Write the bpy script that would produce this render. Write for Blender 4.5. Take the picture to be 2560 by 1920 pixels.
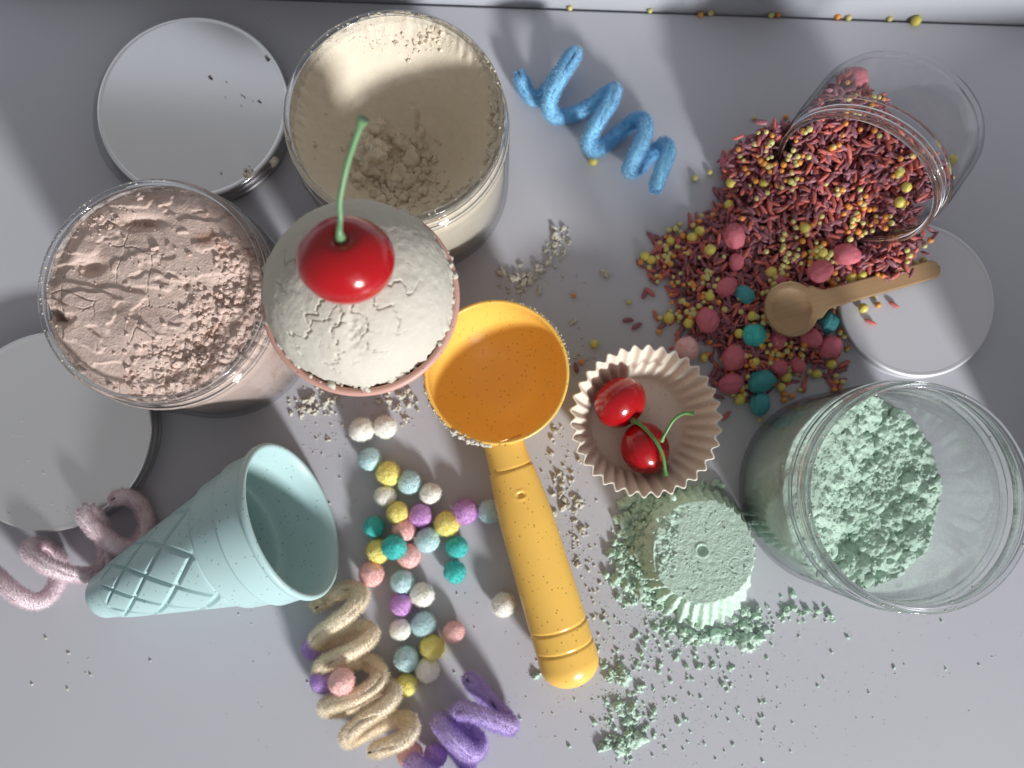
import bpy, math, random
import numpy as np
from mathutils import Matrix, Vector

for o in list(bpy.data.objects):
    bpy.data.objects.remove(o)
SC = bpy.context.scene
COL = SC.collection
random.seed(7)
RNG = np.random.default_rng(11)
MM = 0.001

# ------------------------------------------------------------------ camera
# The phone hangs 34 cm over the table, tipped a few degrees away from plumb.
D = 0.340
FPX = 1921.0                       # focal length in photograph pixels (2560 wide)
CX, CY = 1280.0, 960.0
NADIR = (1250.0, 1150.0)           # the point of the picture straight below the lens
_z = -np.array([(NADIR[0]-CX)/FPX, -(NADIR[1]-CY)/FPX, -1.0]); _z /= np.linalg.norm(_z)
_x = np.array([1.0, 0, 0]); _x -= _z*_x.dot(_z); _x /= np.linalg.norm(_x)
_y = np.cross(_z, _x)
RW = np.array([_x, _y, _z])        # camera -> world

def P(px, py, z=0.0):
    """point at height z (metres) seen at photograph pixel px, py"""
    r = RW @ np.array([(px-CX)/FPX, -(py-CY)/FPX, -1.0])
    t = (z-D)/r[2]
    return np.array([r[0]*t, r[1]*t, z])

cam_d = bpy.data.cameras.new('camera')
cam = bpy.data.objects.new('camera', cam_d); COL.objects.link(cam)
M4 = Matrix.Identity(4)
for i in range(3):
    for j in range(3):
        M4[i][j] = RW[i][j]
M4[2][3] = D
cam.matrix_world = M4
cam_d.sensor_width = 36.0
cam_d.lens = 36.0*FPX/2560.0
cam_d.clip_start = 0.01
cam_d.clip_end = 50.0
cam_d.dof.use_dof = True
cam_d.dof.focus_distance = 0.285
cam_d.dof.aperture_fstop = 9.0
SC.camera = cam

# ------------------------------------------------------------------ light
W = bpy.data.worlds.new('World'); SC.world = W; W.use_nodes = True
bg = W.node_tree.nodes['Background']
bg.inputs[0].default_value = (0.90, 0.89, 0.90, 1); bg.inputs[1].default_value = 0.285

def area(name, pos, target, size, power, col, shape='DISK', size_y=None):
    l = bpy.data.lights.new(name, 'AREA'); l.shape = shape; l.size = size
    if size_y: l.size_y = size_y
    l.energy = power; l.color = col
    o = bpy.data.objects.new(name, l); COL.objects.link(o)
    o.location = pos
    o.rotation_euler = (Vector(target)-Vector(pos)).to_track_quat('-Z', 'Y').to_euler()
    return o
SUN_AZ = np.array([0.50, -0.866]); SUN_EL = math.radians(22.5)
_d = np.array([SUN_AZ[0]*math.cos(SUN_EL), SUN_AZ[1]*math.cos(SUN_EL), math.sin(SUN_EL)])
area('low_window_light', tuple(_d*2.6), (0, 0, 0.0), 0.34, 95.0, (0.98, 0.98, 0.985))
# the broad pale daylight of the same window side
area('soft_window_light', (0.55, -0.9, 1.0), (0, 0, 0), 0.8, 1.0, (0.90, 0.93, 1.0), 'RECTANGLE', 0.6)

SC.view_settings.view_transform = 'Standard'
SC.view_settings.look = 'None'
SC.view_settings.exposure = 0.0
SC.view_settings.gamma = 1.0
SC.view_settings.use_curve_mapping = False
SC.cycles.max_bounces = 12
SC.cycles.diffuse_bounces = 8
SC.cycles.transparent_max_bounces = 32
SC.cycles.use_denoising = True
SC.cycles.caustics_reflective = False

# ------------------------------------------------------------------ numpy noise
def _hash(ix, iy, iz, seed):
    with np.errstate(over='ignore'):
        h = (ix.astype(np.uint32)*np.uint32(374761393) ^ iy.astype(np.uint32)*np.uint32(668265263)
             ^ iz.astype(np.uint32)*np.uint32(2147483647) ^ np.uint32((seed*974711+12345) & 0xffffffff))
        h = (h ^ (h >> np.uint32(13)))*np.uint32(1274126177)
        h = (h ^ (h >> np.uint32(15)))*np.uint32(2246822519)
        h = h ^ (h >> np.uint32(16))
    return h.astype(np.float64)/4294967295.0

def vnoise(p, seed=0):
    p = np.asarray(p, float); i = np.floor(p).astype(np.int64); f = p-i; u = f*f*f*(f*(f*6-15)+10)
    out = 0
    for dx in (0, 1):
        wx = u[..., 0] if dx else 1-u[..., 0]
        for dy in (0, 1):
            wy = u[..., 1] if dy else 1-u[..., 1]
            for dz in (0, 1):
                wz = u[..., 2] if dz else 1-u[..., 2]
                out = out + wx*wy*wz*_hash(i[..., 0]+dx, i[..., 1]+dy, i[..., 2]+dz, seed)
    return out*2-1

def fbm(p, octv=4, seed=0, gain=0.5):
    a, s, n = 1.0, 0, 0
    p = np.asarray(p, float)
    for k in range(octv):
        s = s+a*vnoise(p, seed+k*17); n += a; a *= gain; p = p*2.03+3.7
    return s/n

def worley(p, seed=0):
    p = np.asarray(p, float); i = np.floor(p).astype(np.int64)
    f1 = np.full(p.shape[:-1], 9.0); f2 = f1.copy(); idv = np.zeros_like(f1)
    for dx in (-1, 0, 1):
        for dy in (-1, 0, 1):
            for dz in (-1, 0, 1):
                c = i+np.array([dx, dy, dz])
                h = [_hash(c[..., 0], c[..., 1], c[..., 2], seed+k) for k in (1, 2, 3)]
                d = np.sqrt(sum((c[..., k]+h[k]-p[..., k])**2 for k in range(3)))
                near = d < f1
                f2 = np.where(near, f1, np.minimum(f2, d))
                idv = np.where(near, h[0], idv); f1 = np.where(near, d, f1)
    return f1, f2, idv

def smooth(a, b, x):
    t = np.clip((x-a)/(b-a), 0, 1); return t*t*(3-2*t)

# ------------------------------------------------------------------ object helpers
def link(o, parent=None, **props):
    COL.objects.link(o)
    if parent is not None: o.parent = parent
    for k, v in props.items():
        if v is not None: o[k] = v
    return o

def mesh_data(name, V, F, mat=None, shade=True):
    me = bpy.data.meshes.new(name)
    V = np.asarray(V, float)
    if isinstance(F, np.ndarray):
        k = F.shape[1]; n = F.shape[0]
        me.vertices.add(len(V)); me.vertices.foreach_set('co', V.ravel())
        me.loops.add(n*k); me.loops.foreach_set('vertex_index', F.ravel().astype(np.int32))
        me.polygons.add(n); me.polygons.foreach_set('loop_start', np.arange(0, n*k, k, dtype=np.int32))
        me.update(calc_edges=True)
    else:
        me.from_pydata([tuple(v) for v in V], [], F); me.update()
    if shade: me.polygons.foreach_set('use_smooth', [True]*len(me.polygons))
    if mat is not None: me.materials.append(mat)
    return me

def obj(name, V, F, mat, parent=None, shade=True, **props):
    return link(bpy.data.objects.new(name, mesh_data(name, V, F, mat, shade)), parent, **props)

def thing(name, loc, label, category, group=None, rot=None):
    o = bpy.data.objects.new(name, None); o.empty_display_size = 0.005
    o.location = tuple(loc)
    if rot is not None: o.rotation_euler = rot
    return link(o, None, label=label, category=category, group=group)

def grid_faces(nu, nv, wrap_u=False, wrap_v=False):
    """faces of a grid whose vertex index is u*nv+v"""
    u = np.arange(nu if wrap_u else nu-1); v = np.arange(nv if wrap_v else nv-1)
    U, Vv = np.meshgrid(u, v, indexing='ij')
    U2 = (U+1) % nu; V2 = (Vv+1) % nv
    return np.stack([U*nv+Vv, U2*nv+Vv, U2*nv+V2, U*nv+V2], -1).reshape(-1, 4)

def lathe(profile, n=96, cap=True):
    """profile of (r, z) swept round z; vertex = angle*len+k"""
    pr = np.asarray(profile, float); a = np.linspace(0, 2*np.pi, n, endpoint=False)
    V = np.stack([np.cos(a)[:, None]*pr[None, :, 0], np.sin(a)[:, None]*pr[None, :, 0],
                  np.repeat(pr[None, :, 1], n, 0)], -1).reshape(-1, 3)
    return V, grid_faces(n, len(pr), wrap_u=True)

def resample(pts, n):
    pts = np.asarray(pts, float)
    k = len(pts); ext = np.vstack([2*pts[0]-pts[1], pts, 2*pts[-1]-pts[-2]])
    out = []
    for i in range(k-1):
        p0, p1, p2, p3 = ext[i:i+4]
        t = np.linspace(0, 1, 24, endpoint=False)[:, None]
        out.append(0.5*((2*p1)+(-p0+p2)*t+(2*p0-5*p1+4*p2-p3)*t**2+(-p0+3*p1-3*p2+p3)*t**3))
    out.append(pts[-1:]); c = np.vstack(out)
    s = np.concatenate([[0], np.cumsum(np.linalg.norm(np.diff(c, axis=0), axis=1))])
    u = np.linspace(0, s[-1], n)
    return np.stack([np.interp(u, s, c[:, j]) for j in range(c.shape[1])], -1)

def frames(path, up=np.array([0, 0, 1.0])):
    T = np.gradient(path, axis=0); T /= np.linalg.norm(T, axis=1)[:, None]+1e-12
    N = up[None]-T*(T@up)[:, None]
    for i in range(len(N)):
        if np.linalg.norm(N[i]) < 0.15 and i: N[i] = N[i-1]-T[i]*T[i].dot(N[i-1])
    N /= np.linalg.norm(N, axis=1)[:, None]+1e-12
    return T, N, np.cross(T, N)

def tube(path, rad, n=12, caps=True):
    path = np.asarray(path, float); T, N, B = frames(path)
    rad = np.broadcast_to(np.asarray(rad, float), (len(path),)).copy()
    a = np.linspace(0, 2*np.pi, n, endpoint=False)
    V = path[:, None]+rad[:, None, None]*(np.cos(a)[None, :, None]*N[:, None]+np.sin(a)[None, :, None]*B[:, None])
    F = grid_faces(len(path), n, wrap_v=True).tolist()
    V = V.reshape(-1, 3)
    if caps:
        F.append(list(range(n))[::-1]); F.append([(len(path)-1)*n+i for i in range(n)])
    return V, F

def join(parts):
    Vs, Fs, off = [], [], 0
    for V, F in parts:
        Vs.append(V); Fs.append(np.asarray(F)+off); off += len(V)
    return np.vstack(Vs), np.vstack(Fs)

# ------------------------------------------------------------------ materials
class NT:
    def __init__(s, name):
        s.m = bpy.data.materials.new(name); s.m.use_nodes = True
        s.t = s.m.node_tree; s.n = s.t.nodes
        s.b = s.n['Principled BSDF']; s.out = s.n['Material Output']
    def node(s, kind, **kw):
        nd = s.n.new(kind)
        for k, v in kw.items():
            if k in nd.inputs: nd.inputs[k].default_value = v
            else: setattr(nd, k, v)
        return nd
    def l(s, a, b): s.t.links.new(a, b)

def rgba(c): return (c[0], c[1], c[2], 1)

def mat_basic(name, col, rough=0.5, metal=0.0, spec=0.5, coat=0.0, sheen=0.0, sss=0.0, sss_r=0.002,
              var=0.0, var_scale=80, bump=0.0, bump_scale=900, speck=None, speck_scale=420, speck_size=0.10, ior=1.45, bump2=None, blotch=None, thin=0.0):
    N = NT(name); b = N.b
    b.inputs['Roughness'].default_value = rough; b.inputs['Metallic'].default_value = metal
    b.inputs['Specular IOR Level'].default_value = spec; b.inputs['Coat Weight'].default_value = coat
    b.inputs['Coat Roughness'].default_value = 0.08
    b.inputs['Sheen Weight'].default_value = sheen; b.inputs['Sheen Roughness'].default_value = 0.4
    b.inputs['IOR'].default_value = ior
    if sss:
        b.inputs['Subsurface Weight'].default_value = sss
        b.inputs['Subsurface Radius'].default_value = (1.0, 0.7, 0.5)
        b.inputs['Subsurface Scale'].default_value = sss_r
    tc = N.node('ShaderNodeTexCoord')
    last = None
    if var:
        nz = N.node('ShaderNodeTexNoise', Scale=var_scale, Detail=5.0); N.l(tc.outputs['Object'], nz.inputs['Vector'])
        mx = N.node('ShaderNodeMix', data_type='RGBA')
        mx.inputs['A'].default_value = rgba([c*(1-var) for c in col]); mx.inputs['B'].default_value = rgba([min(1, c*(1+var)) for c in col])
        N.l(nz.outputs['Fac'], mx.inputs['Factor']); last = mx.outputs['Result']
    if blotch:
        bcol, bs, lo, hi = blotch
        nz = N.node('ShaderNodeTexNoise', Scale=bs, Detail=6.0, Roughness=0.65); N.l(tc.outputs['Object'], nz.inputs['Vector'])
        mr = N.node('ShaderNodeMapRange'); mr.inputs['From Min'].default_value = lo; mr.inputs['From Max'].default_value = hi
        N.l(nz.outputs['Fac'], mr.inputs['Value'])
        mx = N.node('ShaderNodeMix', data_type='RGBA'); mx.inputs['B'].default_value = rgba(bcol)
        if last is None: mx.inputs['A'].default_value = rgba(col)
        else: N.l(last, mx.inputs['A'])
        N.l(mr.outputs['Result'], mx.inputs['Factor']); last = mx.outputs['Result']
    if speck:
        vo = N.node('ShaderNodeTexVoronoi', Scale=speck_scale); N.l(tc.outputs['Object'], vo.inputs['Vector'])
        gt = N.node('ShaderNodeMath', operation='LESS_THAN'); gt.inputs[1].default_value = speck_size
        N.l(vo.outputs['Distance'], gt.inputs[0])
        sp = N.node('ShaderNodeSeparateColor'); N.l(vo.outputs['Color'], sp.inputs[0])
        g2 = N.node('ShaderNodeMath', operation='GREATER_THAN'); g2.inputs[1].default_value = 0.55; N.l(sp.outputs[0], g2.inputs[0])
        ml = N.node('ShaderNodeMath', operation='MULTIPLY'); N.l(gt.outputs[0], ml.inputs[0]); N.l(g2.outputs[0], ml.inputs[1])
        m2 = N.node('ShaderNodeMath', operation='MULTIPLY'); m2.inputs[1].default_value = 0.6; N.l(ml.outputs[0], m2.inputs[0])
        mx = N.node('ShaderNodeMix', data_type='RGBA'); mx.inputs['B'].default_value = rgba(speck)
        if last is None: mx.inputs['A'].default_value = rgba(col)
        else: N.l(last, mx.inputs['A'])
        N.l(m2.outputs[0], mx.inputs['Factor']); last = mx.outputs['Result']
    if last is None: b.inputs['Base Color'].default_value = rgba(col)
    else: N.l(last, b.inputs['Base Color'])
    if bump:
        nz = N.node('ShaderNodeTexNoise', Scale=bump_scale, Detail=4.0, Roughness=0.6); N.l(tc.outputs['Object'], nz.inputs['Vector'])
        bp = N.node('ShaderNodeBump', Distance=bump, Strength=1.0); N.l(nz.outputs['Fac'], bp.inputs['Height'])
        N.l(bp.outputs['Normal'], b.inputs['Normal'])
    if thin:                                         # some light comes through thin plastic and loose fibre
        tl = N.node('ShaderNodeBsdfTranslucent')
        if last is None: tl.inputs['Color'].default_value = rgba(col)
        else: N.l(last, tl.inputs['Color'])
        ms = N.node('ShaderNodeMixShader'); ms.inputs[0].default_value = thin
        N.l(b.outputs[0], ms.inputs[1]); N.l(tl.outputs[0], ms.inputs[2]); N.l(ms.outputs[0], N.out.inputs['Surface'])
    return N.m

def mat_clear(name, tint=(0.97, 0.975, 0.98), edge=(0.50, 0.51, 0.53), rough=0.03, gloss=1.0):
    """thin clear plastic: see-through face on, reflecting and tinted where it is seen edgewise"""
    N = NT(name)
    lw = N.node('ShaderNodeLayerWeight', Blend=0.5)
    p3 = N.node('ShaderNodeMath', operation='POWER'); p3.inputs[1].default_value = 5.0; N.l(lw.outputs['Facing'], p3.inputs[0])
    mxc = N.node('ShaderNodeMix', data_type='RGBA'); mxc.inputs['A'].default_value = rgba(tint); mxc.inputs['B'].default_value = rgba(edge)
    N.l(p3.outputs[0], mxc.inputs['Factor'])
    tr = N.node('ShaderNodeBsdfTransparent'); N.l(mxc.outputs['Result'], tr.inputs['Color'])
    gl = N.node('ShaderNodeBsdfGlossy', Roughness=rough)
    p4 = N.node('ShaderNodeMath', operation='POWER'); p4.inputs[1].default_value = 4.0; N.l(lw.outputs['Facing'], p4.inputs[0])
    ma = N.node('ShaderNodeMath', operation='MULTIPLY_ADD'); ma.inputs[1].default_value = 0.62*gloss; ma.inputs[2].default_value = 0.045*gloss
    N.l(p4.outputs[0], ma.inputs[0])
    ms = N.node('ShaderNodeMixShader'); N.l(ma.outputs[0], ms.inputs[0]); N.l(tr.outputs[0], ms.inputs[1]); N.l(gl.outputs[0], ms.inputs[2])
    N.l(ms.outputs[0], N.out.inputs['Surface']); N.n.remove(N.b)
    return N.m

def mat_dust(name, col, scale, lo, hi, amax, fine=2600, fine_amt=0.5, base=0.0):
    """a film of powder sticking to plastic"""
    N = NT(name)
    tc = N.node('ShaderNodeTexCoord')
    a = N.node('ShaderNodeTexNoise', Scale=scale, Detail=6.0, Roughness=0.7); N.l(tc.outputs['Object'], a.inputs['Vector'])
    f = N.node('ShaderNodeTexNoise', Scale=fine, Detail=2.0, Roughness=0.6); N.l(tc.outputs['Object'], f.inputs['Vector'])
    ad = N.node('ShaderNodeMath', operation='MULTIPLY_ADD'); ad.inputs[1].default_value = fine_amt
    N.l(f.outputs['Fac'], ad.inputs[0]); N.l(a.outputs['Fac'], ad.inputs[2])
    mr = N.node('ShaderNodeMapRange'); mr.inputs['From Min'].default_value = lo; mr.inputs['From Max'].default_value = hi
    mr.inputs['To Min'].default_value = base; mr.inputs['To Max'].default_value = amax
    N.l(ad.outputs[0], mr.inputs['Value'])
    tr = N.node('ShaderNodeBsdfTransparent'); df = N.node('ShaderNodeBsdfDiffuse', Color=rgba(col))
    tl = N.node('ShaderNodeBsdfTranslucent', Color=rgba(col))
    m1 = N.node('ShaderNodeMixShader'); m1.inputs[0].default_value = 0.35; N.l(df.outputs[0], m1.inputs[1]); N.l(tl.outputs[0], m1.inputs[2])
    ms = N.node('ShaderNodeMixShader'); N.l(mr.outputs['Result'], ms.inputs[0]); N.l(tr.outputs[0], ms.inputs[1]); N.l(m1.outputs[0], ms.inputs[2])
    N.l(ms.outputs[0], N.out.inputs['Surface']); N.n.remove(N.b)
    return N.m

TABLE = mat_basic('white_melamine', (0.49, 0.492, 0.53), rough=0.42, spec=0.35, var=0.03, var_scale=14, bump=0.00002, bump_scale=2500)
WALLM = mat_basic('white_board', (0.44, 0.455, 0.49), rough=0.55, spec=0.3, bump=0.00003, bump_scale=1800)
CLEAR = mat_clear('clear_plastic')
CLEAR_RIM = mat_basic('clear_plastic_rim', (0.97, 0.975, 0.98), rough=0.04, ior=1.33)
CLEAR_RIM.node_tree.nodes['Principled BSDF'].inputs['Transmission Weight'].default_value = 1.0
METAL = mat_basic('satin_lid_metal', (0.84, 0.85, 0.86), rough=0.20, metal=0.8, var=0.03, var_scale=25, bump=0.00001, bump_scale=5000)
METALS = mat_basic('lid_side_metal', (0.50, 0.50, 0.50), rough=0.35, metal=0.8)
MATTE_LID = mat_basic('matte_pale_lid', (0.66, 0.66, 0.70), rough=0.5, metal=0.35, spec=0.4, bump=0.00001, bump_scale=5000)
CREAM = mat_basic('cream_sand', (0.76, 0.68, 0.545), rough=0.95, spec=0.15, var=0.08, var_scale=300, bump=0.00035, bump_scale=1400)
SCOOP = mat_basic('ivory_sand', (0.60, 0.57, 0.49), rough=0.9, spec=0.2, var=0.04, var_scale=200, bump=0.00015, bump_scale=1600)
PINKS = mat_basic('pink_sand', (0.68, 0.53, 0.46), rough=0.95, spec=0.15, var=0.07, var_scale=260, bump=0.0004, bump_scale=1300,
                  blotch=((0.52, 0.30, 0.22), 95, 0.56, 0.78))
GREENS = mat_basic('mint_sand', (0.55, 0.71, 0.59), rough=0.95, spec=0.15, var=0.10, var_scale=350, bump=0.0004, bump_scale=1300)
TEALP = mat_basic('speckled_aqua_plastic', (0.44, 0.62, 0.62), rough=0.38, spec=0.45, speck=(0.06, 0.09, 0.08), speck_scale=520, speck_size=0.17, var=0.04, var_scale=60)
PINKP = mat_basic('speckled_dusty_pink_plastic', (0.60, 0.34, 0.28), rough=0.4, speck=(0.12, 0.06, 0.05), speck_scale=520, speck_size=0.17, var=0.04, var_scale=60)
YELP = mat_basic('speckled_mustard_plastic', (0.88, 0.53, 0.11), rough=0.30, spec=0.5, speck=(0.16, 0.07, 0.01), speck_scale=520, speck_size=0.18, var=0.05, var_scale=60, bump=0.00004, bump_scale=700)
BEIGEP = mat_basic('speckled_beige_silicone', (0.76, 0.685, 0.575), rough=0.55, spec=0.4, speck=(0.16, 0.10, 0.07), speck_scale=520, speck_size=0.15, var=0.04, var_scale=60)
CHERRY = mat_basic('cherry_red_lacquer', (0.40, 0.004, 0.008), rough=0.20, spec=0.5, coat=0.35, sss=0.08, sss_r=0.003, var=0.12, var_scale=140, bump=0.00008, bump_scale=260)
STEM = mat_basic('green_stem', (0.13, 0.30, 0.09), rough=0.38, var=0.2, var_scale=120)
STEM_PALE = mat_basic('pale_green_stem', (0.15, 0.29, 0.14), rough=0.38, var=0.2, var_scale=120)
WIRE = mat_basic('dark_wire', (0.07, 0.06, 0.06), rough=0.4, metal=0.8)
FELT = {k: mat_basic('felt_'+k, c, rough=0.95, spec=0.1, sheen=0.5, var=0.05, var_scale=420, bump=0.0004, bump_scale=1500) for k, c in {
    'cream': (0.94, 0.92, 0.85), 'pale_blue': (0.60, 0.79, 0.81), 'yellow': (0.90, 0.82, 0.30), 'orchid': (0.66, 0.38, 0.72),
    'teal': (0.10, 0.62, 0.58), 'pink': (0.93, 0.60, 0.57), 'violet': (0.54, 0.35, 0.72)}.items()}
FELTC = {k: m.node_tree.nodes['Mix'].inputs['B'].default_value[:3] for k, m in FELT.items()}
FELTF = {k: mat_basic('felt_fibre_'+k, tuple(min(0.97, v*1.02) for v in c), rough=0.95, spec=0.1, thin=0.5) for k, c in FELTC.items()}
def chenille(k, c, th=0.0): return mat_basic('chenille_'+k, c, rough=0.95, spec=0.1, sheen=1.0, thin=th, var=0.12, var_scale=500, bump=0.0005, bump_scale=1300)
CH = {'blue': chenille('blue', (0.26, 0.60, 0.86)), 'pink': chenille('pink', (0.95, 0.80, 0.84)),
      'peach': chenille('peach', (0.97, 0.81, 0.63)), 'purple': chenille('purple', (0.60, 0.47, 0.82))}
CHF = {'blue': chenille('blue_fibre', (0.31, 0.64, 0.88), 0.4), 'pink': chenille('pink_fibre', (0.94, 0.78, 0.82), 0.4), 'peach': chenille('peach_fibre', (0.98, 0.84, 0.67), 0.4), 'purple': chenille('purple_fibre', (0.64, 0.51, 0.85), 0.4)}
SPR = {'purple': mat_basic('sprinkle_purple', (0.28, 0.11, 0.135), rough=0.42, spec=0.4, var=0.3, var_scale=60),
       'red': mat_basic('sprinkle_red', (0.54, 0.145, 0.12), rough=0.42, spec=0.4, var=0.25, var_scale=60),
       'yellow': mat_basic('sprinkle_yellow', (0.68, 0.58, 0.13), rough=0.4, spec=0.4),
       'lemon': mat_basic('sprinkle_lemon', (0.60, 0.55, 0.22), rough=0.4, spec=0.4),
       'orange': mat_basic('sprinkle_orange', (0.72, 0.30, 0.07), rough=0.4, spec=0.4),
       'pink': mat_basic('candy_pink', (0.60, 0.16, 0.20), rough=0.6, spec=0.3, var=0.10, var_scale=160, bump=0.0003, bump_scale=900),
       'teal': mat_basic('candy_teal', (0.07, 0.31, 0.33), rough=0.6, spec=0.3, var=0.10, var_scale=160, bump=0.0003, bump_scale=900)}

def mat_wood():
    N = NT('pale_birch'); tc = N.node('ShaderNodeTexCoord'); mp = N.node('ShaderNodeMapping'); mp.inputs['Scale'].default_value = (30, 700, 300)
    N.l(tc.outputs['Object'], mp.inputs['Vector'])
    nz = N.node('ShaderNodeTexNoise', Scale=1.0, Detail=4.0); N.l(mp.outputs[0], nz.inputs['Vector'])
    cr = N.node('ShaderNodeMix', data_type='RGBA'); cr.inputs['A'].default_value = (0.34, 0.205, 0.10, 1); cr.inputs['B'].default_value = (0.47, 0.31, 0.165, 1)
    N.l(nz.outputs['Fac'], cr.inputs['Factor']); N.l(cr.outputs['Result'], N.b.inputs['Base Color']); N.b.inputs['Roughness'].default_value = 0.55
    return N.m
WOOD = mat_wood()

# ------------------------------------------------------------------ setting
def box(x0, x1, y0, y1, z0, z1):
    V = [(x, y, z) for z in (z0, z1) for x, y in ((x0, y0), (x1, y0), (x1, y1), (x0, y1))]
    F = [[3, 2, 1, 0], [4, 5, 6, 7], [0, 1, 5, 4], [1, 2, 6, 5], [2, 3, 7, 6], [3, 0, 4, 7]]
    return np.array(V, float), F

def edge_y(px): return 14+0.0353*(px-1200)
e0, e1 = P(0, edge_y(0)), P(2560, edge_y(2560))
ang = math.atan2(e1[1]-e0[1], e1[0]-e0[0])
mid = (e0+e1)/2
V, F = box(-0.75, 0.75, -0.95, -0.0006, -0.022, 0.0)
t = obj('table_top', V, F, TABLE, shade=False, kind='structure'); t.location = tuple(mid); t.rotation_euler = (0, 0, ang)
bv = t.modifiers.new('edge', 'BEVEL'); bv.width = 0.0008; bv.segments = 2
V, F = box(-0.75, 0.75, 0.0006, 0.016, -0.022, 0.13)
w = obj('wall', V, F, WALLM, shade=False, kind='structure'); w.location = tuple(mid); w.rotation_euler = (0, 0, ang)
bv = w.modifiers.new('edge', 'BEVEL'); bv.width = 0.0008; bv.segments = 2

# ------------------------------------------------------------------ crumbs
PHI = (1+5**0.5)/2
ICO_V = np.array([(-1, PHI, 0), (1, PHI, 0), (-1, -PHI, 0), (1, -PHI, 0), (0, -1, PHI), (0, 1, PHI), (0, -1, -PHI), (0, 1, -PHI),
                  (PHI, 0, -1), (PHI, 0, 1), (-PHI, 0, -1), (-PHI, 0, 1)], float)
ICO_V /= np.linalg.norm(ICO_V[0])
ICO_F = np.array([(0, 11, 5), (0, 5, 1), (0, 1, 7), (0, 7, 10), (0, 10, 11), (1, 5, 9), (5, 11, 4), (11, 10, 2), (10, 7, 6), (7, 1, 8),
                  (3, 9, 4), (3, 4, 2), (3, 2, 6), (3, 6, 8), (3, 8, 9), (4, 9, 5), (2, 4, 11), (6, 2, 10), (8, 6, 7), (9, 8, 1)])
def subdiv(V, F):
    V = list(map(tuple, V)); cache = {}; out = []
    def midp(a, b):
        k = (min(a, b), max(a, b))
        if k not in cache:
            m = np.array(V[a])+np.array(V[b]); m /= np.linalg.norm(m); V.append(tuple(m)); cache[k] = len(V)-1
        return cache[k]
    for a, b, c in F:
        ab, bc, ca = midp(a, b), midp(b, c), midp(c, a)
        out += [(a, ab, ca), (b, bc, ab), (c, ca, bc), (ab, bc, ca)]
    return np.array(V), np.array(out)
ICO1 = subdiv(ICO_V, ICO_F); ICO2 = subdiv(*ICO1); ICO3 = subdiv(*ICO2)

def rand_rot(n):
    q = RNG.normal(size=(n, 4)); q /= np.linalg.norm(q, axis=1)[:, None]
    w, x, y, z = q.T
    return np.stack([np.stack([1-2*(y*y+z*z), 2*(x*y-z*w), 2*(x*z+y*w)], -1),
                     np.stack([2*(x*y+z*w), 1-2*(x*x+z*z), 2*(y*z-x*w)], -1),
                     np.stack([2*(x*z-y*w), 2*(y*z+x*w), 1-2*(x*x+y*y)], -1)], 1)

def crumb_mesh(pos, size, base=None, rough=0.35, flat=0.8):
    """many irregular crumbs as one V, F; each crumb a lumpy faceted stone"""
    V0, F0 = base if base is not None else (ICO_V, ICO_F)
    n = len(pos)
    if n == 0: return np.zeros((0, 3)), np.zeros((0, 3), int)
    pos = np.asarray(pos, float); size = np.asarray(size, float)
    R = rand_rot(n)
    stretch = np.stack([np.ones(n), RNG.uniform(0.6, 1, n), RNG.uniform(0.5, 0.95, n)], -1)
    off = RNG.uniform(0, 50, (n, 1, 3))
    f = 1+rough*vnoise(V0[None]*1.7+off, 5)+0.5*rough*vnoise(V0[None]*4.1+off, 9)
    L = V0[None]*f[..., None]*stretch[:, None]*size[:, None, None]
    Wd = np.einsum('nij,nkj->nki', R, L)
    Wd[..., 2] *= flat
    Wd += pos[:, None]
    F = (F0[None]+(np.arange(n)*len(V0))[:, None, None]).reshape(-1, 3)
    return Wd.reshape(-1, 3), F

def crumbs_on_table(name, clusters, mat, label, category, z=0.0):
    parts = []
    for (px, py, sx, sy, n, s0, s1) in clusters:
        s = s0*(s1/s0)**(RNG.uniform(0, 1, n)**2.2)*MM
        qx = px+RNG.normal(0, sx, n); qy = py+RNG.normal(0, sy, n)
        pts = np.array([P(a, b, z) for a, b in zip(qx, qy)]); pts[:, 2] = z+s*0.42
        big = s > 1.1*MM
        if big.any(): parts.append(crumb_mesh(pts[big], s[big], ICO2, 0.75))
        mid_ = (~big) & (s > 0.45*MM)
        if mid_.any(): parts.append(crumb_mesh(pts[mid_], s[mid_], ICO1, 0.65))
        sm = s <= 0.45*MM
        if sm.any(): parts.append(crumb_mesh(pts[sm], s[sm]))
    V, F = join(parts)
    return obj(name, V, F, mat, shade=True, kind='stuff', label=label, category=category)

# ------------------------------------------------------------------ jars of sand
JR, JH = 42.0, 71.0
def jar_profile(R, H, neck=True, wall=1.6):
    o = [(0.01, 0.6), (R*0.78, 0.6), (R*0.84, 0), (R-3.0, 0), (R-1.2, 0.6), (R-0.25, 2.2), (R, 4.5), (R, H-17), (R-0.3, H-15.3), (R-1.2, H-14.2),
         (R-2.0, H-13.4), (R-2.0, H-11.8), (R-0.4, H-11.2), (R-0.2, H-10.4), (R-0.6, H-9.8), (R-2.1, H-9.4), (R-2.1, H-1.4), (R-1.7, H-0.9), (R-1.8, H-0.2), (R-2.4, H)]
    i = [(R-3.4, H), (R-3.9, H-0.6), (R-3.9, H-14), (R-3.4, H-15.5), (R-wall, H-18), (R-wall, 6.5), (R-wall-0.6, 3.6), (R-wall-2.6, 2.2), (R*0.6, 1.9), (0.01, 1.9)]
    return np.array(o+i)*MM

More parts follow.
